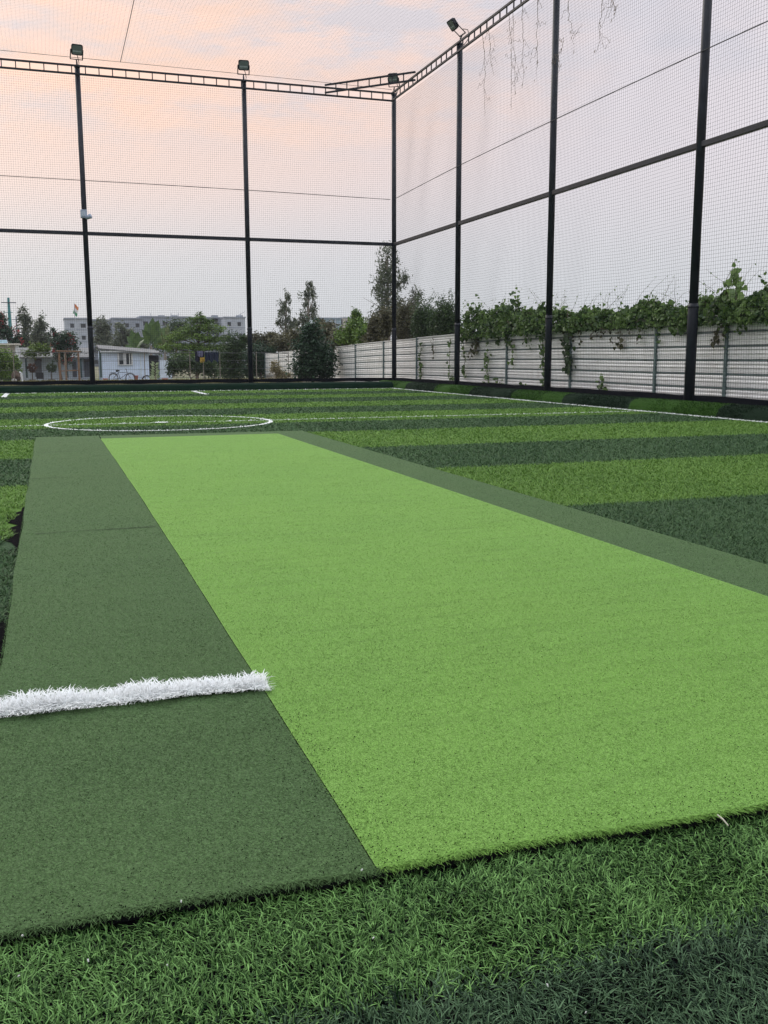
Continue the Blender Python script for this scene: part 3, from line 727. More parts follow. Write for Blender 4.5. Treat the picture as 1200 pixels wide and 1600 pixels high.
def spiky(label, px, py, rx, ry, X, top, mat, nsp, n=8000, size=.09):
    e = tree('shrub', label, [xblob(px, py, rx, ry, X), xblob(px-rx*.4, py+6, rx*.7, ry*.8, X), xblob(px+rx*.45, py+5, rx*.7, ry*.8, X)], xfoot(px, X), n, size, mat, .04, SG, cat='shrub', clump=.25, per=20)
    C = spikes(None, px, py, top, X, nsp, size, rx*.85); V = leaves(C, size*.8, .2, -.5, .35)-np.array(e.location)
    npmesh('shoots', V.reshape(-1, 3), 4, mat, e, rng.uniform(.2, .9, len(C)))
spiky('dark brownish shrub behind the fence right beside the corner pole', 634, 506, 18, 28, 12.7, 466, G4, 9)
spiky('dark spiky shrub with upright shoots, second to the right of the corner pole', 663, 505, 20, 29, 12.6, 456, G1, 11)
spiky('dark spiky shrub with tall shoots just left of the first right net pole', 696, 503, 22, 30, 12.5, 452, G1, 14)

# creeper over the metal fence: heart-shaped leaves
FX = 11.72
def hearts(C, size, out=(-1, 0, .5), spread=1.0):
    n = len(C); nn = np.array(out)+rng.normal(0, spread, (n, 3)); nn /= np.linalg.norm(nn, axis=1)[:, None]
    dn = np.array((0, 0, -1.))+rng.normal(0, .5, (n, 3)); d = dn-nn*(dn*nn).sum(1)[:, None]; d /= np.linalg.norm(d, axis=1)[:, None]
    s = np.cross(nn, d); L = (size*rng.uniform(.55, 1.35, n))[:, None]
    shape = [(-.42, 0, 0), (-.5, .3, .03), (-.22, .52, .08), (.18, .36, .06), (.62, 0, 0), (.18, -.36, .06), (-.22, -.52, .08), (-.5, -.3, .03)]
    V = np.stack([C+d*L*a+s*L*b+nn*L*c_ for a, b, c_ in shape], 1)
    return V
def ftop(y): return 1.70 if y < 24 else 1.70-(y-24)*.0189
CG = 'creeper growing over the metal fence'
def creeper(label, y0, y1, h0, h1, n, mat=G5, size=.10, sprigs=6, drape=.25, depth=.32, name='creeper'):
    ym = (y0+y1)/2; e = empty(name, (FX+.3, ym, gz(ym))); tag(e, label, 'creeper', CG); off = np.array(e.location)
    y = rng.uniform(y0, y1, n); u = (y-y0)/(y1-y0); hh = (h0+(h1-h0)*u)*(1+.22*np.sin(y*2.9)+.16*np.sin(y*7.1+1)+.14*np.sin(y*13.7))*np.where(rng.uniform(0, 1, n) < .10, rng.uniform(1, 1.55, n), 1)
    a = rng.uniform(-.15, 1, n)*PI; rr = np.sqrt(rng.uniform(.45, 1, n))
    x = FX+.16-np.cos(a*.9+.15)*depth*rr; z = np.array([ftop(v) for v in y])-.06+np.maximum(np.sin(a), -.16)*hh*rr
    cl = np.sin(y*5.3+np.sin(x*9)*2)+np.sin(z*8+y*3.1); k = rng.uniform(-1.6, 1.7, n) < cl+.75
    C = np.stack([x, y, z], 1)[k]; T = np.clip(.36+.16*cl[k]+rng.normal(0, .26, len(C)), 0, 1)
    V = hearts(C, size*rng.uniform(.7, 1.35, len(C)))-off; npmesh('foliage', V.reshape(-1, 3), 8, mat, e, T)
    FC = []
    for i in range(int((y1-y0)*7)):
        ya = random.uniform(y0, y1); ln = random.choice((.12, .2, .3, .5))*random.uniform(.6, 1.2); yy = ya
        for s in range(int(5+ln*34)):
            FC.append((FX-.05-random.uniform(0, .07), yy+random.gauss(0, .03), ftop(ya)-ln*random.random()**1.4+.02))
    npmesh('hanging_leaves', (hearts(np.array(FC), .055*rng.uniform(.6, 1.4, len(FC)), (-1, -.2, .1), .6)-off).reshape(-1, 3), 8, G4 if random.random() < .4 else mat, e, np.clip(rng.normal(.3, .25, len(FC)), 0, 1))
    st = MB()
    for i in range(14):
        ya = random.uniform(y0, y1); P = [Vector((FX+.2, ya, ftop(ya)-.1))]
        for s in range(6): P.append(P[-1]+Vector((random.gauss(0, .07), random.choice((-1, 1))*random.uniform(.05, .25), random.uniform(-.06, .12))))
        st.tube([p_-Vector(off) for p_ in P], .007, 4)
    # the creeper's rooted stem behind the fence
    st.tube([(0, 0, -.05), (.02, .05, .8), (-.05, 0, 1.6), (-.1, .1, ftop(ym)-gz(ym)+.1)], [.03, .025, .02, .012], 6)
    st.build('stem', m_bark, e)
    SC = []; sg = MB()
    for i in range(sprigs):
        ya = random.uniform(y0, y1); hu = h0+(h1-h0)*(ya-y0)/(y1-y0); P = [Vector((FX+random.uniform(0, .3), ya, ftop(ya)+hu*.5))]; v = Vector((random.gauss(0, .03), random.gauss(0, .05), random.uniform(.06, .14)))
        for s in range(7): v = v*.9+Vector((random.gauss(0, .02), random.gauss(0, .03), .004)); P.append(P[-1]+v)
        sg.tube([p_-Vector(off) for p_ in P], [.005-.0005*k for k in range(8)], 4)
        for s in range(3, 8):
            if random.random() < .8: SC.append(tuple(P[s]+Vector((random.gauss(0, .02), random.gauss(0, .03), 0))))
    if sprigs:
        sgo = sg.build('sprig', m_bark, e)
        if SC: V = hearts(np.array(SC), size*.45)-off; npmesh('sprig_leaves', V.reshape(-1, 3), 8, mat, sgo, rng.uniform(.3, .9, len(SC)))
    return e
creeper('dark leafy creeper mass on the fence right of the first right net pole', 23.6, 26.9, .62, .58, 6460, G5, .076, 10, depth=.4)
creeper('creeper mass with yellowish leaves on the fence left of the middle right net pole', 20.9, 23.7, .40, .55, 6120, G5, .074, 9, depth=.38)
creeper('low creeper band on the fence right of the middle pole, thin stems waving above', 17.6, 20.9, .36, .30, 7140, G5, .074, 14)
creeper('creeper band on the fence between the bare fence post and the nearest pole', 15.4, 17.7, .32, .36, 5100, G5, .07, 10)
creeper('thickest creeper mass on the fence right of the nearest pole', 12.2, 15.4, .55, .42, 7820, G5, .074, 16, depth=.42)
creeper('creeper on the stretch of fence nearest the camera', 8.5, 12.2, .6, .55, 4420, G5, .074, 4, depth=.42)
# tall leafy shoot right of the nearest pole
A = atx(1152, 470, 11.66); B = atx(1146, 405, 11.6); e = empty('climbing_shoot', A); tag(e, 'tall leafy climbing shoot rising above the creeper right of the nearest pole', 'creeper', CG)
m = MB(); P = [A.lerp(B, k/9)+Vector((0, .03*math.sin(k*1.3), 0))-A for k in range(10)]; m.tube(P, [.008-.0006*k for k in range(10)], 5); m.build('stem', m_bark, e)
Cq = []
for k in range(34):
    u = random.random()**1.5; Cq.append(tuple(A.lerp(B, u*.82)+Vector((random.gauss(0, .05), random.gauss(0, .12*(1-u)+.02), random.gauss(0, .03)))))
npmesh('foliage', (hearts(np.array(Cq), .12, (-1, -.2, .2), .4)-np.array(A)).reshape(-1, 3), 8, G5, e, rng.uniform(.4, 1, len(Cq)))
# trailing strands over the face of the fence
def strand(label, px, py0, py1, n, size, mat=G5, wid=5, X=FX-.07):
    A = atx(px, py0, X); B = atx(px+random.uniform(-4, 4), py1, X); e = empty('trailing_vine', A); tag(e, label, 'vine', 'vines trailing down the metal fence')
    m = MB(); k = 12; w = Vector((0, 0, 0)); P = []
    for i in range(k+1):
        w = w*.8+Vector((0, random.gauss(0, .025), 0)); P.append(A.lerp(B, i/k)+w)
    m.tube([p_-A for p_ in P], .006, 4); m.build('stem', m_bark, e)
    C = []
    for i in range(n):
        p_ = P[random.randint(0, k)]; C.append((p_.x+random.uniform(-.06, .02), p_.y+random.gauss(0, wid*.011), p_.z+random.gauss(0, .05)))
    npmesh('foliage', (hearts(np.array(C), size, (-1, -.2, .1), .45)-np.array(A)).reshape(-1, 3), 8, mat, e, rng.uniform(.05, .7, n))
strand('leafy vine hugging the fence post between the corner pole and the first right pole', 657, 536, 600, 60, .10)
strand('short rusty dry vine hanging on the fence beside the leafy post vine', 677, 530, 562, 16, .07, G4, 3)
strand('vine trailing down the fence just left of the first right net pole', 704, 530, 592, 26, .09)
strand('dark vine trailing down just right of the first right net pole', 724, 530, 590, 40, .09)
strand('dried brown tangle of vine hanging from the fence top', 745, 522, 555, 50, .085, G4, 14)
strand('vine trailing to the ground midway between the first and middle right poles', 762, 545, 597, 44, .085, G5, 10)
strand('sparse vine trailing beside the green fence post left of the middle pole', 800, 530, 570, 22, .09, G5, 6)
strand('thick vine hanging just left of the middle right net pole', 850, 520, 600, 80, .085, G5, 6)
strand('heavy dark vine hanging along the fence post right of the middle pole', 886, 505, 580, 120, .10, G1, 9)
strand('sparse dry vine with hanging dark leaves right of the heavy vine', 968, 510, 545, 12, .09, G4, 6)
strand('leafy tuft hanging left of the nearest right pole', 1060, 500, 520, 50, .11, G5, 12)
strand('dry vine wisp hanging from the creeper right of the nearest pole', 1120, 510, 535, 22, .08, G4, 10)
# weeds at the foot of the fence
def weed(label, px, py0, py1, n, size, mat=G5, w=8):
    A = atx(px, py1, FX-.16); s = (A-CAMP).dot(FWD)/F; H = (py1-py0)*s; e = empty('weed_plant', (A.x, A.y, -.04)); tag(e, label, 'weed', 'weeds at the foot of the metal fence')
    m = MB(); C = []
    for i in range(5):
        tip = Vector((random.uniform(-.08, .08), random.gauss(0, w*s*.8), H*random.uniform(.6, 1.05)+.04)); m.tube([(0, 0, 0), tip*.5+Vector((0, 0, .05)), tip], [.008, .006, .003], 4)
        for k in range(n//5): u = random.uniform(.25, 1.05); C.append(tip*u+Vector((random.gauss(0, .03), random.gauss(0, .05), random.gauss(0, .02))))
    m.build('stem', m_bark, e)
    npmesh('foliage', hearts(np.array([tuple(c_) for c_ in C]), size, (-.7, -.2, .7), .6).reshape(-1, 3), 8, mat, e, rng.uniform(.1, .8, len(C)))
weed('tall leafy weed at the fence foot right of the middle pole', 940, 575, 612, 50, .085)
weed('small weed beside the tall one at the fence foot, nearer the middle pole', 902, 595, 610, 25, .07)
weed('weed at the fence foot between the first and middle poles', 815, 590, 608, 30, .075, w=12)
weed('bushy weed at the fence foot right of the first right pole', 775, 583, 605, 45, .08, w=16)
weed('weed at the fence foot left of the first right pole', 706, 580, 602, 30, .08)
weed('lone low weed at the fence foot, farthest right in view', 990, 603, 616, 14, .06)

# ------------------------------------------------------------------ metal sheet fence
ms, t, p = nt('painted_sheet_metal')
f = noise(t, 1.2, 5, .65); f2 = noise(t, 16, 3, .6, sc=(1, .15, 1)); 
c = mixc(t, (.74, .735, .725), (.85, .845, .835), ramp(t, f, .35, .65)); c = mixc(t, c, (.40, .36, .30), ramp(t, f2, .55, .85, 0, .6)); c = mixc(t, c, (.45, .42, .37), ramp(t, noise(t, 9, 4, .7, sc=(1, 1, .12)), .56, .8, 0, .5))
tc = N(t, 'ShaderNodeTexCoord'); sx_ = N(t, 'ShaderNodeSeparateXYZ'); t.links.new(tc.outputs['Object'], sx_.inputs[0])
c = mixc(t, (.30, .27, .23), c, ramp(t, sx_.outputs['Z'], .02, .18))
t.links.new(c, p.inputs['Base Color']); p.inputs['Roughness'].default_value = .5; p.inputs['Metallic'].default_value = .15
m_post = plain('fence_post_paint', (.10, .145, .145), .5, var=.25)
e = empty('sheet_fence', (FX, 30, -.1)); tag(e, 'long white ribbed sheet metal fence with green grey posts along the right side', 'fence')
py_ = [4.68, 8.12, 11.56, 15.0, 17.2, 20.64, 24.07, 27.5, 30.92, 34.37, 37.88, 41.3, 44.8, 48.3, 51.8, 55.3]
off = Vector((FX, 30, -.1))
for i in range(len(py_)-1):
    a, b = py_[i]+.035, py_[i+1]-.035; m = MB()
    def zb_(y): return gz(y)-.02
    nb = 7
    # ribbed profile: wide pans parted by narrow dark grooves
    pr = []
    for k in range(nb):
        z0 = k/nb; z1 = (k+1)/nb
        pr += [(0, z0), (0, z0+.30/nb), (-.011, z0+.35/nb), (-.011, z0+.42/nb), (0, z0+.47/nb), (0, z0+.60/nb), (-.011, z0+.65/nb), (-.011, z0+.72/nb), (0, z0+.77/nb), (.0, z1-.03), (.03, z1-.026), (.03, z1-.006)]
    pr.append((0, 1.))
    za, zb = zb_(a), zb_(b); ta, tb = ftop(a)+random.uniform(-.02, .02), ftop(b)+random.uniform(-.02, .02)
    A = [(FX+x, a, za+(ta-za)*z) for x, z in pr]; B = [(FX+x, b, zb+(tb-zb)*z) for x, z in pr]
    for k in range(len(pr)-1): m.poly([A[k], B[k], B[k+1], A[k+1]])
    m.v = [tuple(Vector(v)-off) for v in m.v]
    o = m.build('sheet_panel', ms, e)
    so = o.modifiers.new('thickness', 'SOLIDIFY'); so.thickness = .004; so.offset = 1
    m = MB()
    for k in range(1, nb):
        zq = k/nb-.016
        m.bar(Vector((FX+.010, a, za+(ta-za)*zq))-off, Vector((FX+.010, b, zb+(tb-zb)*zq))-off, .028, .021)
    m.build('groove_shade_strips', m_post, e)  # thin dark strips stand in for the shade inside the sheet's grooves
    m = MB(); m.bar(Vector((FX+.0, a, ta+.012))-off, Vector((FX+.0, b, tb+.012))-off, .05, .025); m.build('top_rail', ms, e)
for y in py_:
    m = MB(); m.box((FX-.045-off.x, y-.033-30, gz(y)-.1-off.z), (FX+.03-off.x, y+.033-30, ftop(y)+.03-off.z)); m.build('post', m_post, e, bevel=.005)

# ------------------------------------------------------------------ beyond the far net
m_bluewall = plain('pale_blue_wall', (.60, .70, .86), .8, var=.08, scale=2)
m_whitewall = plain('white_wall', (.60, .68, .78), .8, var=.1, scale=2)
m_cream = plain('cream_wall', (.46, .43, .38), .85, var=.12, scale=2)
m_grey = plain('apartment_grey', (.27, .30, .35), .9, var=.1, scale=.5)
m_greyl = plain('apartment_light', (.40, .43, .48), .9, var=.1, scale=.5)
m_tin = plain('tin_roof', (.13, .135, .14), .7, var=.25, scale=3)
m_dkwin = plain('dark_window', (.025, .03, .038), .25)
m_frame = plain('white_frame', (.62, .64, .66), .6)
m_wood = plain('brown_wood', (.19, .115, .07), .85, var=.3)
m_dkdoor = plain('grey_door', (.13, .14, .17), .6)
def pxrect(x0, x1, y0, y1, Y): a = at(x0, y1, Y); b = at(x1, y0, Y); return a, b
def slab(name, mat, parent, x0, x1, y0, y1, Y, depth, origin, dy=0., bevel=0):
    """box whose front shows between photo columns x0..x1 and rows y0..y1 at northing Y"""
    a, b = pxrect(x0, x1, y0, y1, Y); m = MB()
    m.box(Vector((a.x, Y+dy, a.z))-origin, Vector((b.x, Y+dy+depth, b.z))-origin)
    return m.build(name, mat, parent, bevel=bevel)
def gslab(name, mat, parent, x0, x1, y0, Y, depth, origin):
    """same but reaching down to the ground"""
    a, b = pxrect(x0, x1, y0, 580, Y); m = MB(); m.box(Vector((a.x, Y, gz(Y)-.1))-origin, Vector((b.x, Y+depth, b.z))-origin)
    return m.build(name, mat, parent)
# pale blue hut
Y = 92; O = Vector((at(195, 580, Y).x, Y, gz(Y))); e = empty('hut', O); tag(e, 'pale blue hut with a sliding window and a bicycle leaning before it', 'hut', 'low huts beyond the far net')
gslab('wall', m_bluewall, e, 158, 232, 549, Y, 4, O)
w = slab('window', m_dkwin, e, 185, 206, 552, 570, Y, .05, O, dy=-.05)
for x0, x1, y0, y1 in ((184.2, 185.6, 551, 570.5), (205.4, 206.8, 551, 570.5), (185.6, 205.4, 551, 552.2), (185.6, 205.4, 569.4, 570.6), (193, 194.2, 552.2, 569.4), (195.4, 196.6, 552.2, 569.4), (202, 202.8, 552.2, 569.4)):
    slab('frame', m_frame, w, x0, x1, y0, y1, Y, .08, Vector((0, 0, 0)), dy=-.14).parent = w
for ch in w.children: ch.location = -O
slab('pane', plain('grey_pane', (.20, .22, .24), .3), w, 186, 192.5, 553, 563, Y, .02, O, dy=-.10)  # one pane in a lighter grey than the window
a = at(154, 545, Y); b = at(250, 553, Y); m = MB()
m.poly([Vector((a.x, Y-.5, a.z+.05))-O, Vector((b.x, Y-.5, b.z+.05))-O, Vector((b.x, Y+4.3, b.z+.42))-O, Vector((a.x, Y+4.3, a.z+.42))-O]); m.poly([Vector((a.x, Y-.5, a.z-.05))-O, Vector((b.x, Y-.5, b.z-.05))-O, Vector((b.x, Y+4.3, b.z+.32))-O, Vector((a.x, Y+4.3, a.z+.32))-O][::-1])
m.f += [(0, 1, 5+1, 5+2)] if False else []
m.poly([m.v[0], m.v[1], m.v[6], m.v[7]]); m.build('roof', m_tin, e)
slab('fascia', m_frame, e, 156, 248, 548.4, 550.2, Y, .05, O, dy=-.46)
gslab('porch_wall', m_whitewall, e, 250, 268, 563, Y, 3, O)
slab('door', plain('doorway_shade', (.02, .02, .022), .9), e, 232.6, 249.6, 555, 588, Y, .1, O, dy=1.2)  # near-black slab painted as the shade inside the open doorway
slab('corner_board', plain('corner_green', (.06, .10, .10), .7), e, 156.4, 158, 549, 590, Y, .2, O, dy=-.03)
slab('drain_pipe', m_whitewall, e, 219.3, 220.6, 552, 589, Y, .08, O, dy=-.09)
# long white low house on the left
Y = 96; O = Vector((at(80, 580, Y).x, Y, gz(Y))); e = empty('low_house', O); tag(e, 'long low white house with grey doors under a tin roof, behind the clipped round plants', 'house', 'low huts beyond the far net')
gslab('wall', m_whitewall, e, 30, 146, 559, Y, 4, O)
for x0, x1 in ((55.5, 64.5), (114, 119), (132, 142)):
    slab('door', m_dkdoor, e, x0, x1, 564, 589, Y, .06, O, dy=-.06)
for x0, x1 in ((54, 65), (131, 143)):
    slab('lintel', plain('door_lintel', (.07, .05, .045), .8), e, x0, x1, 561, 565, Y, .25, O, dy=-.26)
for x0 in (41, 104, 125.5): slab('porch_post', plain('teal_post', (.03, .07, .08), .6), e, x0, x0+1.2, 560, 590, Y, .1, O, dy=-1.2)
a, b = pxrect(28, 147, 553, 560, Y); m = MB(); m.v = []; 
for (yy, zz) in ((Y-1.4, a.z), (Y+4.4, b.z+.5)):
    for xx in (a.x, b.x):
        m.v += [tuple(Vector((xx, yy, zz))-O), tuple(Vector((xx, yy, zz+.12))-O)]
m.f = [(0, 2, 3, 1), (4, 5, 7, 6), (1, 3, 7, 5), (0, 4, 6, 2), (0, 1, 5, 4), (2, 6, 7, 3)]
m.build('roof', m_tin, e)
# cream house at the left edge
Y = 88; O = Vector((at(10, 580, Y).x, Y, gz(Y))); e = empty('cream_house', O); tag(e, 'cream house corner with a thin flat roof behind the green bush at the left edge', 'house', 'low huts beyond the far net')
gslab('wall', m_cream, e, -40, 26, 539, Y, 5, O)
slab('water_tank', plain('tank_blue', (.40, .58, .68), .5), e, -14, 10, 531, 536.5, Y, 1.4, O, dy=.4)
slab('roof', plain('cream_slab', (.55, .52, .46), .8), e, -42, 30, 536.5, 539, Y, 6, O, dy=-.5)
slab('corner_pillar', m_frame, e, 26.6, 29, 539, 590, Y, .2, O, dy=-.3)

# apartment block
Y = 262; O = Vector((at(200, 560, Y).x, Y, -1.5)); e = empty('apartment_block', O); tag(e, 'long grey apartment block with small dark windows behind the trees', 'apartment block')
SEG = [(104, 142, 499, 0), (142, 178, 500, 5), (178, 224, 498.5, 1), (224, 300, 495.5, 4), (300, 352, 496, 6), (352, 383, 497, 0)]
for (x0, x1, y0, dy) in SEG:
    a, b = pxrect(x0, x1, y0, 560, Y); m = MB(); m.box(Vector((a.x, Y+dy, -1.6))-O, Vector((b.x, Y+dy+12, b.z))-O); m.build('wall', m_grey if dy else m_greyl, e)
    m = MB(); m.box(Vector((a.x-.15, Y+dy-.25, b.z))-O, Vector((b.x+.15, Y+dy+12.2, b.z+.35))-O); m.build('parapet', m_grey, e)
    for r_ in range(4):
        zt = b.z-1.1-r_*3.0
        if zt < 0: break
        k = max(2, int((x1-x0)/13))
        for j in range(k):
            xw = x0+(x1-x0)*(j+.5)/k+random.uniform(-1, 1); c_ = at(xw, 540, Y); ww = random.choice((.45, .6))
            m = MB(); m.box(Vector((c_.x-ww, Y+dy-.02, zt-1.0))-O, Vector((c_.x+ww, Y+dy+.12, zt))-O); wo_ = m.build('window', m_dkwin, e)
            m = MB(); m.box(Vector((c_.x-ww-.1, Y+dy-.45, zt+.004))-O, Vector((c_.x+ww+.1, Y+dy-.004, zt+.10))-O); m.build('sunshade', m_grey, wo_)
    for r_ in range(1, 4):
        zt = b.z-r_*3.0+.35
        if zt > 0:
            m = MB(); m.box(Vector((a.x-.05, Y+dy-.06, zt))-O, Vector((b.x+.05, Y+dy-.003, zt+.18))-O); m.build('floor_band', m_grey, e)
for xq in (252, 272, 335, 374):
    c_ = at(xq, 494, Y+7); m = MB(); m.box(Vector((c_.x-.8, Y+6, 9.5))-O, Vector((c_.x+.8, Y+8, c_.z+.2))-O); m.build('roof_tank', m_grey, e)
for xq in (236, 268, 279):
    c_ = at(xq, 489, Y+4); m = MB(); m.bar(Vector((c_.x, Y+5, 9.5))-O, Vector((c_.x, Y+5, c_.z))-O, .12); m.build('roof_rod', m_grey, e)
c_ = at(375, 492, Y+1); m = MB(); m.bar(Vector((c_.x, Y+1, 9.5))-O, Vector((c_.x+.2, Y+1, c_.z+.3))-O, .1); m.bar(Vector((c_.x-.3, Y+1, c_.z))-O, Vector((c_.x+1.4, Y+1, c_.z+.9))-O, .09); m.build('antenna', m_grey, e)
# flag on its staff, over the block
Y = 255; b = at(118, 474, Y); O = Vector((b.x-.3, Y, -1.5)); e = empty('flag', O); tag(e, 'drooping saffron, white and green flag above the left end of the apartment block', 'flag')
m = MB(); m.tube([(0, 0, 0), (0, 0, b.z+1.5)], [.12, .06], 8); m.build('staff', m_greyl, e)
zt = b.z+1.4; cols = [plain('saffron', (.62, .20, .06), .8), plain('flag_white', (.7, .7, .7), .8), plain('flag_green', (.03, .25, .10), .8)]
for s, cm in enumerate(cols):
    m = MB()
    for i in range(6):
        for (k0, k1) in ((i/6, (i+1)/6),):
            def fp(u, v): return (.1+.9*u-.5*v+.08*math.sin(6*u), .14*math.sin(5*u+v), zt-v*2.3-.9*u)
            v0, v1 = s/3, (s+1)/3
            m.poly([fp(k0, v0), fp(k1, v0), fp(k1, v1), fp(k0, v1)])
    o = m.build(['saffron_band', 'white_band', 'green_band'][s], cm, e); so = o.modifiers.new('thickness', 'SOLIDIFY'); so.thickness = .01
# glass office and pale block far right
Y = 300; O = Vector((at(510, 560, Y).x, Y, -1.5)); e = empty('glass_office', O); tag(e, 'pale blue glass fronted office block far behind the twin slim trees', 'office block')
a, b = pxrect(489, 533, 498, 560, Y); m = MB(); m.box(Vector((a.x, Y, -1.6))-O, Vector((b.x, Y+14, b.z))-O); m.build('facade', plain('office_glass', (.26, .36, .42), .25, var=.2, scale=.6), e)
slab('roof_edge', plain('office_edge', (.20, .25, .30), .7), e, 488, 534, 496.4, 498, Y, 14.6, O, dy=-.3)
for xq in (497, 506, 515, 524): slab('mullion', m_greyl, e, xq, xq+.7, 498, 545, Y, .2, O, dy=-.21)
for yq in (505, 515, 525): slab('spandrel', m_grey, e, 489, 533, yq, yq+1.2, Y, .12, O, dy=-.13)
Y = 300; O = Vector((at(545, 560, Y).x, Y, -1.5)); e = empty('cream_block', O); tag(e, 'cream apartment block peeping out behind the yellow green shrub', 'apartment block')
a, b = pxrect(536, 562, 497, 560, Y); m = MB(); m.box(Vector((a.x, Y, -1.6))-O, Vector((b.x, Y+12, b.z))-O); m.build('wall', m_cream, e)
slab('parapet', m_greyl, e, 535.6, 562.4, 495.6, 497, Y, 12.4, O, dy=-.2)
for xq in (540, 547, 554):
    for yq in (501, 514, 527): slab('window', m_dkwin, e, xq, xq+3, yq, yq+5, Y, .1, O, dy=-.04)
# teal mast with a crossbar, utility pole
Y = 165; b = at(13, 465, Y); O = Vector((b.x, Y, -1.5)); m_teal = plain('teal_mast', (.035, .20, .21), .6)
e = empty('mast', O); tag(e, 'tall teal mast with a thin crossbar near its top', 'mast')
m = MB(); m.tube([(0, 0, 0), (0, 0, b.z+1.5)], [.42, .17], 10); m.build('shaft', m_teal, e)
c_ = at(13, 473, Y); m = MB(); m.bar((-1.1, -.25, c_.z+1.5), (1.1, -.25, c_.z+1.5), .12); m.build('crossbar', plain('mast_bar', (.05, .06, .08), .6), e)
c_ = at(10, 488, Y); m = MB(); m.bar((-.9, -.3, c_.z+1.5), (.5, -.3, c_.z+1.5), .09); m.build('crossbar', m_teal, e)
Y = 125; b = at(25, 494, Y); O = Vector((b.x, Y, -1.5)); e = empty('utility_pole', O); tag(e, 'slim grey utility pole between the teal mast and the twin round trees', 'utility pole')
m = MB(); m.tube([(0, 0, 0), (0, 0, b.z+1.5)], [.13, .09], 8); m.build('shaft', m_greyl, e)
m = MB(); m.bar((-.5, -.12, b.z+1.1), (.5, -.12, b.z+1.1), .08); m.build('crossarm', m_grey, e)

# trees on the left
tree('round_tree', 'grey green round tree behind the white house, the left and taller of two', [pblob(36, 495, 8, 14, 125), pblob(42, 505, 10, 18, 125), pblob(36, 525, 12, 16, 125), pblob(45, 540, 16, 14, 125)], foot(40, 125), 2600, .42, G3, .2, TG, aspect=.35)
tree('round_tree', 'grey green round tree behind the white house, the right and lower of two', [pblob(63, 506, 9, 12, 122), pblob(62, 525, 12, 16, 122), pblob(72, 540, 14, 14, 122)], foot(63, 122), 2400, .42, G3, .2, TG, aspect=.35)
tree('flowering_tree', 'dark tree with red blossom at the left edge before the teal mast', [pblob(0, 512, 12, 22, 105), pblob(12, 525, 14, 18, 105), pblob(28, 533, 11, 9, 105), pblob(-15, 520, 16, 28, 105), pblob(-3, 492, 7, 10, 105)], foot(0, 105), 3000, .32, G6, .16, TG, bloom=(420, .24, RED))
tree('flowering_tree', 'dark tree with red blossom on its top in front of the apartment block', [pblob(100, 530, 17, 12, 90), pblob(108, 542, 15, 16, 90), pblob(92, 545, 12, 14, 90), pblob(82, 520, 6, 7, 90), pblob(100, 558, 14, 10, 90)], foot(95, 90), 3400, .22, G6, .14, TG, bloom=(230, .18, RED))
tree('leafy_bush', 'yellow green bush growing over the white house roof', [pblob(60, 545, 14, 8, 93), pblob(72, 548, 10, 7, 93), pblob(46, 552, 12, 7, 93)], foot(62, 101), 1500, .22, G7, .08, BG, cat='bush')
tree('leafy_bush', 'green bush at the left edge in front of the cream house', [pblob(8, 568, 18, 20, 62), pblob(22, 575, 10, 16, 62), pblob(-12, 565, 18, 24, 62), pblob(10, 588, 16, 9, 62)], foot(8, 62), 6000, .15, G2, .07, BG, cat='bush')
tree('broad_tree', 'dark tree in front of the apartment block just right of the boxed net pole', [pblob(158, 513, 10, 16, 135), pblob(166, 520, 10, 16, 135), pblob(160, 535, 14, 14, 135)], foot(160, 135), 2200, .42, G3, .2, TG, aspect=.4)
tree('broad_tree', 'soft grey green tree standing behind the pale blue hut', [pblob(192, 520, 12, 14, 130), pblob(203, 530, 16, 14, 130), pblob(182, 535, 14, 12, 130), pblob(215, 540, 14, 10, 130)], foot(195, 130), 2600, .42, G3, .2, TG, aspect=.4)
tree('broad_tree', 'dark tree behind the banana plants', [pblob(285, 510, 14, 12, 125), pblob(268, 520, 16, 14, 125), pblob(250, 535, 20, 16, 125)], foot(270, 125), 2400, .40, G1, .2, TG, aspect=.4)
# layered green tree in the middle
bl = []
for (px, py, rx) in ((314, 494, 7), (305, 500, 14), (325, 503, 11), (312, 512, 22), (290, 518, 20), (335, 515, 17), (275, 528, 18), (305, 527, 26), (333, 530, 18), (350, 527, 9), (285, 541, 26), (318, 543, 28), (262, 545, 12), (345, 543, 14), (300, 555, 30), (335, 556, 18)):
    bl.append(pblob(px, py, rx, 5.5, 74, 1.))
tree('layered_tree', 'broad bright green tree with layered feathery branches in front of the apartment block', bl, foot(307, 74), 12000, .19, G2, .14, TG, clump=.3, per=34, aspect=.4, up=1.2)
tree('dense_bush', 'dark undergrowth bush beneath the layered tree', [pblob(285, 570, 18, 14, 66), pblob(310, 572, 18, 12, 66), pblob(332, 575, 16, 14, 66), pblob(270, 575, 10, 12, 66)], foot(300, 66), 6500, .17, G1, .06, BG, cat='bush')
tree('dense_bush', 'tall dark bush left of the second far pole', [pblob(365, 545, 18, 22, 58), pblob(352, 565, 14, 20, 58), pblob(378, 560, 14, 24, 58), pblob(365, 582, 20, 12, 58), pblob(378, 532, 10, 9, 58)], foot(366, 58), 8000, .15, G1, .08, BG, cat='bush')
tree('dense_bush', 'dark bush with a brown top right of the second far pole', [pblob(405, 560, 20, 22, 56), pblob(420, 575, 16, 16, 56), pblob(392, 575, 14, 16, 56), pblob(428, 560, 10, 16, 56), pblob(433, 575, 9, 16, 56), pblob(415, 555, 12, 14, 56)], foot(408, 56), 8000, .14, G6, .08, BG, cat='bush')
tree('shrub', 'brown leaved shrub behind the dark bush right of the second far pole', [pblob(402, 535, 16, 12, 60), pblob(420, 538, 14, 12, 60), pblob(390, 530, 7, 7, 60)], foot(408, 60), 4200, .17, G4, .06, BG, cat='shrub')
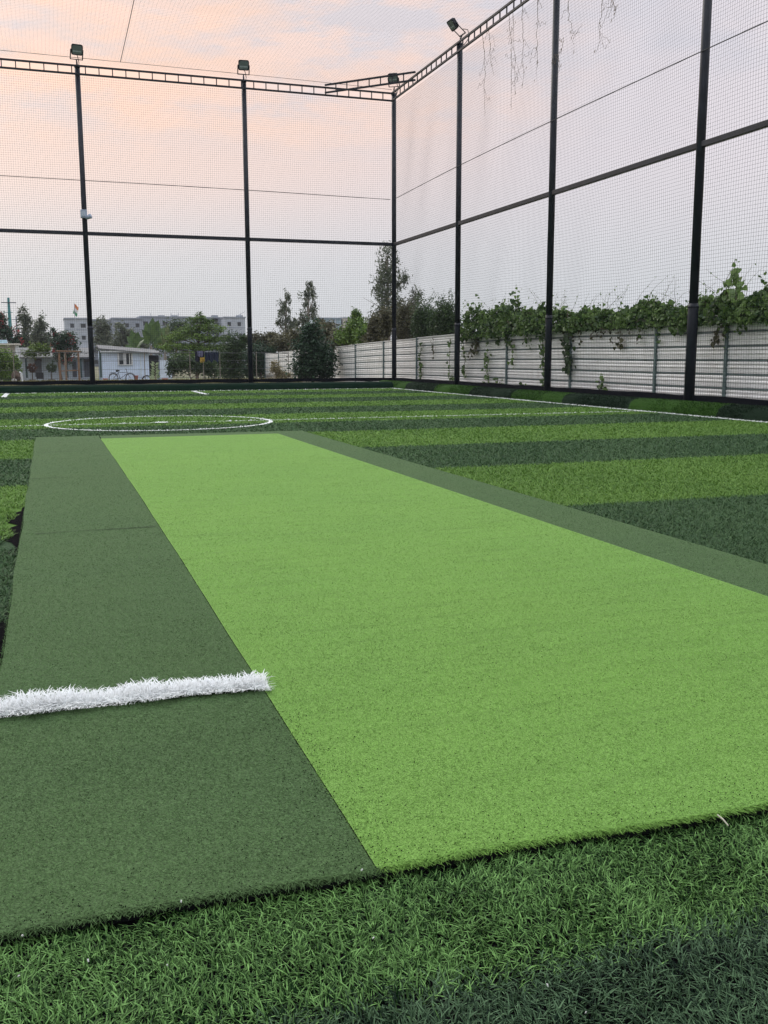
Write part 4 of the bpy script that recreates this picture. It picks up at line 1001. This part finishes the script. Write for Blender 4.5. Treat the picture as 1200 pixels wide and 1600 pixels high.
def reed(label, px, py0, py1, Y, n, mat, w, cat='tall grass', name='tall_grass'):
    A = at(px, py1, Y); s = (A-CAMP).dot(FWD)/F; H = (py1-py0)*s; e = empty(name, (A.x, Y, gz(Y))); tag(e, label, cat); V = []
    H += A.z-gz(Y)
    for i in range(n):
        x0 = random.gauss(0, w*s*.5); y0 = random.gauss(0, w*s*.4); hh = H*random.uniform(.5, 1.05); dx = random.gauss(0, .25)*hh; ww = random.uniform(.012, .03)
        V.append([(x0-ww, y0, 0), (x0+ww, y0, 0), (x0+dx*.4+ww*.7, y0, hh*.6), (x0+dx, y0+random.gauss(0, .1), hh)])
    npmesh('blades', np.array(V).reshape(-1, 3), 4, mat, e, rng.uniform(0, 1, n)); return e
tree('dry_shrub', 'pale straw coloured feathery shrub in front of the metal fence', [pblob(432, 580, 9, 12, 44), pblob(443, 588, 12, 7, 44), pblob(428, 570, 5, 8, 44)], foot(433, 44), 1300, .13, YEL, .03, None, cat='shrub', aspect=.25, clump=.35, up=-.2)
# banana plants
def banana(label, px, Y, tops, stemh, col, name='banana_plant'):
    f_ = Vector(foot(px, Y)); e = empty(name, f_); tag(e, label, 'banana plant', 'banana plants behind the hut')
    hub = at(px, stemh, Y)-f_; m = MB(); m.tube([(0, 0, 0), hub*.5, hub], [.2, .17, .11], 9); m.build('stem', m_barkpale, e)
    for (tx, ty) in tops:
        tip = at(tx, ty, Y+random.uniform(-1, 1))-f_; d = tip-hub; L = d.length; side = d.cross(Vector((0, 1, 0))).normalized() if random.random() < .8 else d.cross(Vector((1, .4, 0))).normalized()
        V = []; k = 10; W = min(.42, L*.17); sag = Vector((0, 0, .12*L)); Tn = []
        def mid(u): return hub+d*u+sag*math.sin(PI*u)*1.0
        def wd(u): return W*max(0, math.sin(PI*min(1, max(0, (u-.14)/.86))**.8))
        for i in range(k):
            u0, u1 = i/k, (i+1)/k
            for sg_ in (-1, 1):
                fold = Vector((0, 0, -.15))
                V.append([mid(u0), mid(u1), mid(u1)+(side*sg_+fold)*wd(u1), mid(u0)+(side*sg_+fold)*wd(u0)]); Tn.append(random.uniform(.3, .9))
        npmesh('leaf', np.array([[tuple(p_) for p_ in q] for q in V]).reshape(-1, 3), 4, col, e, np.array(Tn))
BN = leafmat('banana_leaf', (.025, .060, .018), (.10, .17, .045), .15)
banana('tallest banana plant, rising above the hut roof against the apartment block', 236, 104, [(228, 503), (239, 496), (250, 505), (262, 512), (268, 528), (258, 545), (222, 515), (214, 528), (248, 500)], 540, BN)
banana('low banana plant with drooping leaves over the left part of the hut roof', 212, 102, [(198, 525), (205, 515), (216, 518), (226, 530), (195, 540), (222, 545)], 548, BN)
banana('banana plant with yellowish leaves beside the layered tree', 258, 101, [(252, 518), (263, 505), (270, 520), (272, 540), (246, 535)], 550, leafmat('banana_leaf_dark', (.03, .05, .02), (.13, .17, .04), .15))
# big leaved plant before the doorway
Y = 78; f_ = Vector(foot(242, Y)); e = empty('broad_leaf_plant', f_); tag(e, 'upright plant with broad pale veined leaves before the dark doorway', 'plant')
tp = at(242, 566, Y)-f_; m = MB(); m.tube([(0, 0, 0), tp*.9], [.03, .012], 6); m.build('stem', m_bark, e); V = []; Tn = []
for k in range(13):
    u = .15+.85*k/13; c_ = tp*u; a = (0 if k % 2 else PI)+random.uniform(-.5, .5); L = random.uniform(.38, .55)*(1.15-.4*u)
    d = Vector((math.cos(a), math.sin(a)*.6, .55)).normalized(); s = d.cross(Vector((0, 1, .2))).normalized()*L*.26
    V.append([c_, c_+d*L*.5+s, c_+d*L, c_+d*L*.5-s]); Tn.append(random.uniform(.4, 1))
npmesh('leaves', np.array([[tuple(p_) for p_ in q] for q in V]).reshape(-1, 3), 4, leafmat('broad_leaf', (.07, .13, .05), (.34, .42, .26), .3), e, np.array(Tn))
# clipped ball plants
def ball_plant(label, px, py, r, Y, mat):
    f_ = Vector(foot(px, Y)); c_ = pblob(px, py, r, r, Y, 1.); e = empty('ball_plant', f_); tag(e, label, 'potted plant', 'clipped ball plants before the white house')
    C, T = cloud([c_], 900, .14, 12, .8); npmesh('crown', (leaves(C, .13, .4, 0, .6)-np.array(f_)).reshape(-1, 3), 4, mat, e, T)
    m = MB(); m.tube([(0, 0, .25), Vector(c_[:3])-f_], [.05, .03], 7); m.build('stem', m_bark, e)
    m = MB(); m.tube([(0, 0, 0), (0, 0, .32), (0, 0, .36)], [.18, .27, .29], 14); m.build('pot', plain('pot_grey', (.20, .19, .18), .8), e)
ball_plant('reddish brown clipped ball plant before the white house door', 50, 575, 6.5, 90, leafmat('leaf_russet', (.06, .03, .02), (.17, .08, .05)))
ball_plant('green clipped ball plant between the house doors', 80, 575, 7, 90, G1)
# chair, wooden frame, pipe, boulder
Y = 91; f_ = Vector(foot(62, Y)); e = empty('garden_chair', f_); tag(e, 'dark garden chair beside the white house door', 'chair'); mk = plain('dark_chair', (.03, .03, .035), .6)
for sx in (-.25, .25):
    for sy in (-.2, .2): m = MB(); m.bar((sx, sy, 0), (sx, sy, .42), .04); m.build('leg', mk, e)
m = MB(); m.box((-.3, -.25, .42), (.3, .25, .47)); m.build('seat', mk, e); m = MB(); m.box((-.3, .2, .47), (.3, .25, .95)); m.build('backrest', mk, e)
Y = 76; a = at(92, 549, Y); b = at(122, 549, Y); O = Vector((a.x, Y, gz(Y))); e = empty('wooden_frame', O); tag(e, 'brown wooden post frame with a top beam beneath the red blossomed tree', 'frame')
H = a.z-gz(Y); Lx = b.x-a.x
for xx in (0, .42, Lx): m = MB(); m.tube([(xx, 0, 0), (xx, 0, H)], [.085, .07], 8); m.build('post', m_wood, e)
m = MB(); m.tube([(-.2, -.1, H+.02), (Lx+.2, -.1, H-.02)], .05, 8); m.build('beam', m_wood, e)
m = MB(); m.tube([(0, -.09, H*.4), (Lx, -.09, H*.42)], .04, 8); m.build('rail', m_wood, e)
Y = 55; a = at(33, 583, Y); b = at(36, 595, Y); O = Vector((b.x, Y, gz(Y))); m = MB(); q = at(30, 582, Y)
m.tube([Vector((b.x, Y, gz(Y)))-O, Vector((a.x, Y, a.z))-O, Vector((q.x, Y, q.z+.02))-O], .05, 8); o = m.build('bent_pipe', m_frame); o.location = O; tag(o, 'bent white pipe standing in the grass near the left edge', 'pipe')
def rock(label, px, py, rx, ry, Y, mat, name='boulder', cat='boulder'):
    b = pblob(px, py, rx, ry, Y); bm = bmesh.new(); bmesh.ops.create_icosphere(bm, subdivisions=3, radius=1)
    for v in bm.verts:
        v.co *= 1+.14*math.sin(3*v.co.x+2*v.co.z)+.1*math.sin(5*v.co.y+v.co.z*4); v.co = Vector((v.co.x*b[3], v.co.y*b[4], v.co.z*b[5]))
    me = bpy.data.meshes.new(name); bm.to_mesh(me); bm.free(); o = link(name, me, mat, None, True); o.location = b[:3]; return tag(o, label, cat)
rock('brown heap of soil and leaves beside the bent white pipe', 25, 588, 7, 8, 56, plain('soil', (.09, .065, .05), .95, var=.4), 'soil_heap', 'heap')
rock('pale stone lying in front of the brown heap', 22, 594, 4, 2.5, 54, m_conc)
# bicycle
def torus(m, c, R_, r, n=28, k=6):
    P = [Vector(c)+Vector((math.cos(2*PI*i/n)*R_, 0, math.sin(2*PI*i/n)*R_)) for i in range(n+1)]; m.tube(P, r, k, False)
Y = 87; f_ = Vector(foot(190, Y)); e = empty('bicycle', f_+Vector((0, 0, 0))); tag(e, 'dark bicycle leaning before the pale blue hut', 'bicycle'); mt = plain('tyre', (.02, .02, .02), .9); mf = plain('bike_frame', (.05, .06, .08), .4); mr = plain('rim', (.4, .4, .42), .3, .8)
for sx in (-.62, .62):
    m = MB(); torus(m, (sx, 0, .36), .335, .028); w_ = m.build('wheel', mt, e, True)
    m = MB(); torus(m, (sx, 0, .36), .30, .012); m.build('rim', mr, w_, True)
    m = MB()
    for k in range(12): a = PI*k/6; m.tube([(sx, 0, .36), (sx+math.cos(a)*.3, 0, .36+math.sin(a)*.3)], .004, 3)
    m.build('spokes', mr, w_)
    m = MB(); m.tube([(sx+math.cos(a)*.40, 0, .36+math.sin(a)*.40) for a in np.linspace(.5, 2.6, 9)], .018, 6); m.build('mudguard', mf, e)
m = MB()
for a, b in (((-.62, 0, .36), (-.12, 0, .32)), ((-.12, 0, .32), (-.28, 0, .86)), ((-.62, 0, .36), (-.25, 0, .78)), ((-.25, 0, .78), (.40, 0, .80)), ((-.12, 0, .32), (.43, 0, .72)), ((.62, 0, .36), (.40, 0, .84)), ((.40, 0, .84), (.36, 0, 1.0))): m.tube([a, b], .02, 6)
m.build('frame', mf, e)
m = MB(); m.tube([(.30, -.28, 1.06), (.38, -.2, 1.02), (.36, 0, 1.0), (.38, .2, 1.02), (.30, .28, 1.06)], .016, 6); m.build('handlebar', mf, e)
m = MB(); m.tube([(-.42, 0, .90), (-.3, 0, .93), (-.14, 0, .91)], [.09, .08, .03], 8); m.build('saddle', mt, e)
m = MB(); m.box((-.85, -.08, .76), (-.42, .08, .79)); m.build('carrier', mf, e)
m = MB(); m.tube([(-.12, -.07, .32), (-.02, -.09, .18)], .014, 5); m.tube([(-.12, .07, .32), (-.22, .09, .46)], .014, 5); m.box((-.08, -.16, .165), (.04, -.06, .185)); m.build('pedal', mf, e)
e.scale = (1.12, 1.12, 1.12)
def pot(label, px, Y, r, h, mat):
    f_ = foot(px, Y); m = MB(); m.tube([(0, 0, 0), (0, 0, h*.85), (0, 0, h*.86), (0, 0, h)], [r*.7, r*.95, r*1.1, r*1.1], 14); o = m.build('flower_pot', mat); o.location = f_; tag(o, label, 'pot', 'pots before the hut'); return o
m_terra = plain('terracotta', (.30, .10, .07), .85)
pot('tall terracotta pot just right of the bicycle', 212, 87.5, .2, .62, m_terra); pot('small pinkish pot left of the bicycle', 164, 87.5, .2, .38, plain('pink_pot', (.45, .22, .19), .8)); pot('low terracotta pot beside the dark doorway plant', 257, 87, .26, .35, m_terra)
m = MB(); torus(m, (0, 0, .1), .38, .06); o = m.build('old_tyre', mt, None, True); o.location = Vector(foot(229, 86))+Vector((0, 0, .1)); tag(o, 'black old tyre half sunk in the ground before the hut', 'tyre')
# wire fence with washing
Y = 46; O = Vector((at(200, 580, Y).x, Y, gz(Y))); e = empty('wire_fence', O); tag(e, 'low wire fence on thin posts carrying washing', 'fence'); mw = plain('fence_wire', (.06, .065, .07), .6); mp = plain('fence_stake', (.22, .20, .17), .8)
for px in (-60, 20, 100, 225, 296, 317, 343, 400, 450):
    a = at(px, 549.5, Y); m = MB(); m.tube([Vector((a.x, Y, gz(Y)-.05))-O, Vector((a.x+.01, Y, a.z))-O], .02, 6); m.build('post', mp, e)
a = at(-60, 550.5, Y); b = at(450, 551.5, Y)
m = MB(); m.tube([Vector((a.x+(b.x-a.x)*k/40, Y-.03, a.z+(b.z-a.z)*k/40-.015*abs(math.sin(k*.6))))-O for k in range(41)], .013, 5); m.build('top_wire', mw, e)
for k in range(1, 4):
    z = a.z-(a.z-gz(Y))*k/4; m = MB(); m.tube([Vector((a.x+(b.x-a.x)*q/40, Y-.03, z-.01*abs(math.sin(q*.6+k))))-O for q in range(41)], .006, 4); m.build('wire', mw, e)
def cloth(label, px0, px1, py0, py1, Y, col, name='washing', ph=0, cat='washing', ragged=.15):
    a = at(px0, py0, Y); b = at(px1, py1, Y); O = Vector(((a.x+b.x)/2, Y-.05, a.z)); W = b.x-a.x; H = a.z-b.z; n = 18; k = 10; G = []
    for i in range(n+1):
        u = i/n; bot = H*(1-ragged*abs(math.sin(u*7+ph))); G.append([(-W/2+W*u*(1-.06*j/k)+.03*W*j/k, -.03+.035*math.sin(u*17+ph)*(.3+.7*j/k)+.02*math.sin(u*31), .02-bot*j/k) for j in range(k+1)])
    m = MB()
    for i in range(n):
        for j in range(k): m.poly([G[i][j], G[i+1][j], G[i+1][j+1], G[i][j+1]])
    o = m.build(name, plain(name+'_cloth', col, .9, var=.3, scale=9)); so = o.modifiers.new('thickness', 'SOLIDIFY'); so.thickness = .006; o.location = O
    return tag(o, label, cat, 'washing hung on the wire fence')
cloth('navy garment hanging behind the yellow cloth on the wire fence', 304, 319, 550, 567, Y+.02, (.016, .018, .04), ph=1)
cloth('wide dark navy sheet hanging on the wire fence right of the yellow cloth', 319.5, 342, 551, 568, Y, (.014, .022, .05), ph=3, ragged=.3)
cloth('small yellow cloth hanging on the wire fence', 312, 319.5, 559, 568, Y-.06, (.50, .34, .06), ph=2, ragged=.35)
cloth('lilac grey shirt folded over the wire fence above the yellow cloth', 308, 317, 549, 558.5, Y-.09, (.16, .16, .26), ph=4)
# dry grass beyond the net
n = 9000; Yg = rng.uniform(40, 100, n); pxg = rng.uniform(-60, 470, n); Xg = np.array([at(a, 585, b).x for a, b in zip(pxg, Yg)])
zg = np.array([gz(y) for y in Yg]); hh = rng.uniform(.08, .32, n); ww = rng.uniform(.02, .06, n); dx = rng.normal(0, .1, n)
V = np.stack([np.stack([Xg-ww, Yg, zg], 1), np.stack([Xg+ww, Yg, zg], 1), np.stack([Xg+ww*.4+dx, Yg, zg+hh], 1), np.stack([Xg-ww*.4+dx, Yg, zg+hh], 1)], 1)
tag(npmesh('dry_grass', V.reshape(-1, 3), 4, leafmat('dry_grass', (.08, .09, .03), (.26, .23, .12)), None, rng.uniform(0, 1, n)), kind='stuff')

# ------------------------------------------------------------------ air
hb = MB(); hb.box((-915, -75, -2.6), (915, 915, 17.5))
mh = bpy.data.materials.new('air'); mh.use_nodes = True; ht = mh.node_tree; ht.nodes.clear()
ho = N(ht, 'ShaderNodeOutputMaterial'); pv = N(ht, 'ShaderNodeVolumePrincipled'); pv.inputs['Color'].default_value = (.86, .90, .97, 1); pv.inputs['Density'].default_value = .00028; pv.inputs['Anisotropy'].default_value = .2
ht.links.new(pv.outputs[0], ho.inputs['Volume'])
tag(hb.build('haze', mh), kind='stuff')

# ------------------------------------------------------------------ sky and light
SUN_EL, SUN_AZ = math.radians(24), math.radians(-22)      # azimuth from +Y towards +X
w = bpy.data.worlds.new("World"); S.world = w; w.use_nodes = True; t = w.node_tree; t.nodes.clear()
out = N(t, 'ShaderNodeOutputWorld'); sky = N(t, 'ShaderNodeTexSky', sky_type='NISHITA'); sky.sun_disc = False
sky.sun_elevation = SUN_EL; sky.sun_rotation = SUN_AZ; sky.air_density = 1.5; sky.dust_density = 3
bg1 = N(t, 'ShaderNodeBackground'); bg1.inputs[1].default_value = .06; t.links.new(sky.outputs[0], bg1.inputs[0])
tc = N(t, 'ShaderNodeTexCoord'); vec = tc.outputs['Generated']; sp = N(t, 'ShaderNodeSeparateXYZ'); t.links.new(vec, sp.inputs[0]); z = sp.outputs['Z']
def dot(v):
    n_ = N(t, 'ShaderNodeVectorMath', operation='DOT_PRODUCT'); n_.inputs[1].default_value = v; t.links.new(vec, n_.inputs[0]); return n_.outputs['Value']
def smooth(v, lo, hi, a=0., b=1.):
    n_ = N(t, 'ShaderNodeMapRange', interpolation_type='SMOOTHSTEP'); n_.inputs[1].default_value = lo; n_.inputs[2].default_value = hi; n_.inputs[3].default_value = a; n_.inputs[4].default_value = b; t.links.new(v, n_.inputs[0]); return n_.outputs[0]
def dirv(az, el): az, el = math.radians(az), math.radians(el); return (math.sin(az)*math.cos(el), math.cos(az)*math.cos(el), math.sin(el))
def mul(a, b):
    n_ = N(t, 'ShaderNodeMath', operation='MULTIPLY'); 
    for s_, v in zip(n_.inputs, (a, b)):
        if isinstance(v, bpy.types.NodeSocket): t.links.new(v, s_)
        else: s_.default_value = v
    return n_.outputs[0]
HZ = (.77, .81, .87); MID = (.93, .87, .93); PEACH = (1.25, .86, .68); GREYV = (.84, .82, .90); ZEN = (1.75, 1.82, 1.95)
warp = N(t, 'ShaderNodeMapping'); warp.inputs['Scale'].default_value = (1, 1, 3.2); t.links.new(vec, warp.inputs[0])
c = mixc(t, HZ, MID, smooth(z, .03, .20))
glow = smooth(dot(dirv(-6, 20)), .80, .99)                 # afterglow low in the west
glow = mul(glow, smooth(z, .075, .245))
c = mixc(t, c, PEACH, mul(glow, .9))
n1 = noise(t, 4.2, 6, .6, warp.outputs[0]); c = mixc(t, c, GREYV, mul(ramp(t, n1, .43, .56), mul(smooth(z, .15, .27), .8)))
n2 = noise(t, 9.5, 7, .62, warp.outputs[0]); c = mixc(t, c, (1.20, .88, .76), mul(mul(ramp(t, n2, .49, .60), smooth(dot(dirv(-6, 20)), .78, .97)), mul(smooth(z, .16, .25), .8)))
c = mixc(t, c, ZEN, smooth(z, .34, .70))  # overhead sky, out of view, brightened to add light on the ground
bg2 = N(t, 'ShaderNodeBackground'); bg2.inputs[1].default_value = .96; t.links.new(c, bg2.inputs[0])
mx = N(t, 'ShaderNodeMixShader'); mx.inputs[0].default_value = .88; t.links.new(bg1.outputs[0], mx.inputs[1]); t.links.new(bg2.outputs[0], mx.inputs[2]); t.links.new(mx.outputs[0], out.inputs[0])
sl = bpy.data.lights.new('sun', 'SUN'); sl.energy = 1.0; sl.angle = math.radians(25); sl.color = (1, .94, .86)
so = bpy.data.objects.new('sun', sl); COL.objects.link(so)
so.rotation_euler = Vector(dirv(math.degrees(SUN_AZ), 34)).to_track_quat('Z', 'Y').to_euler()
S.view_settings.view_transform = 'Standard'; S.view_settings.look = 'None'; S.view_settings.exposure = 0; S.view_settings.gamma = 1
S.cycles.volume_bounces = 0; S.cycles.max_bounces = 6; S.cycles.diffuse_bounces = 3; S.cycles.glossy_bounces = 2; S.cycles.transmission_bounces = 3
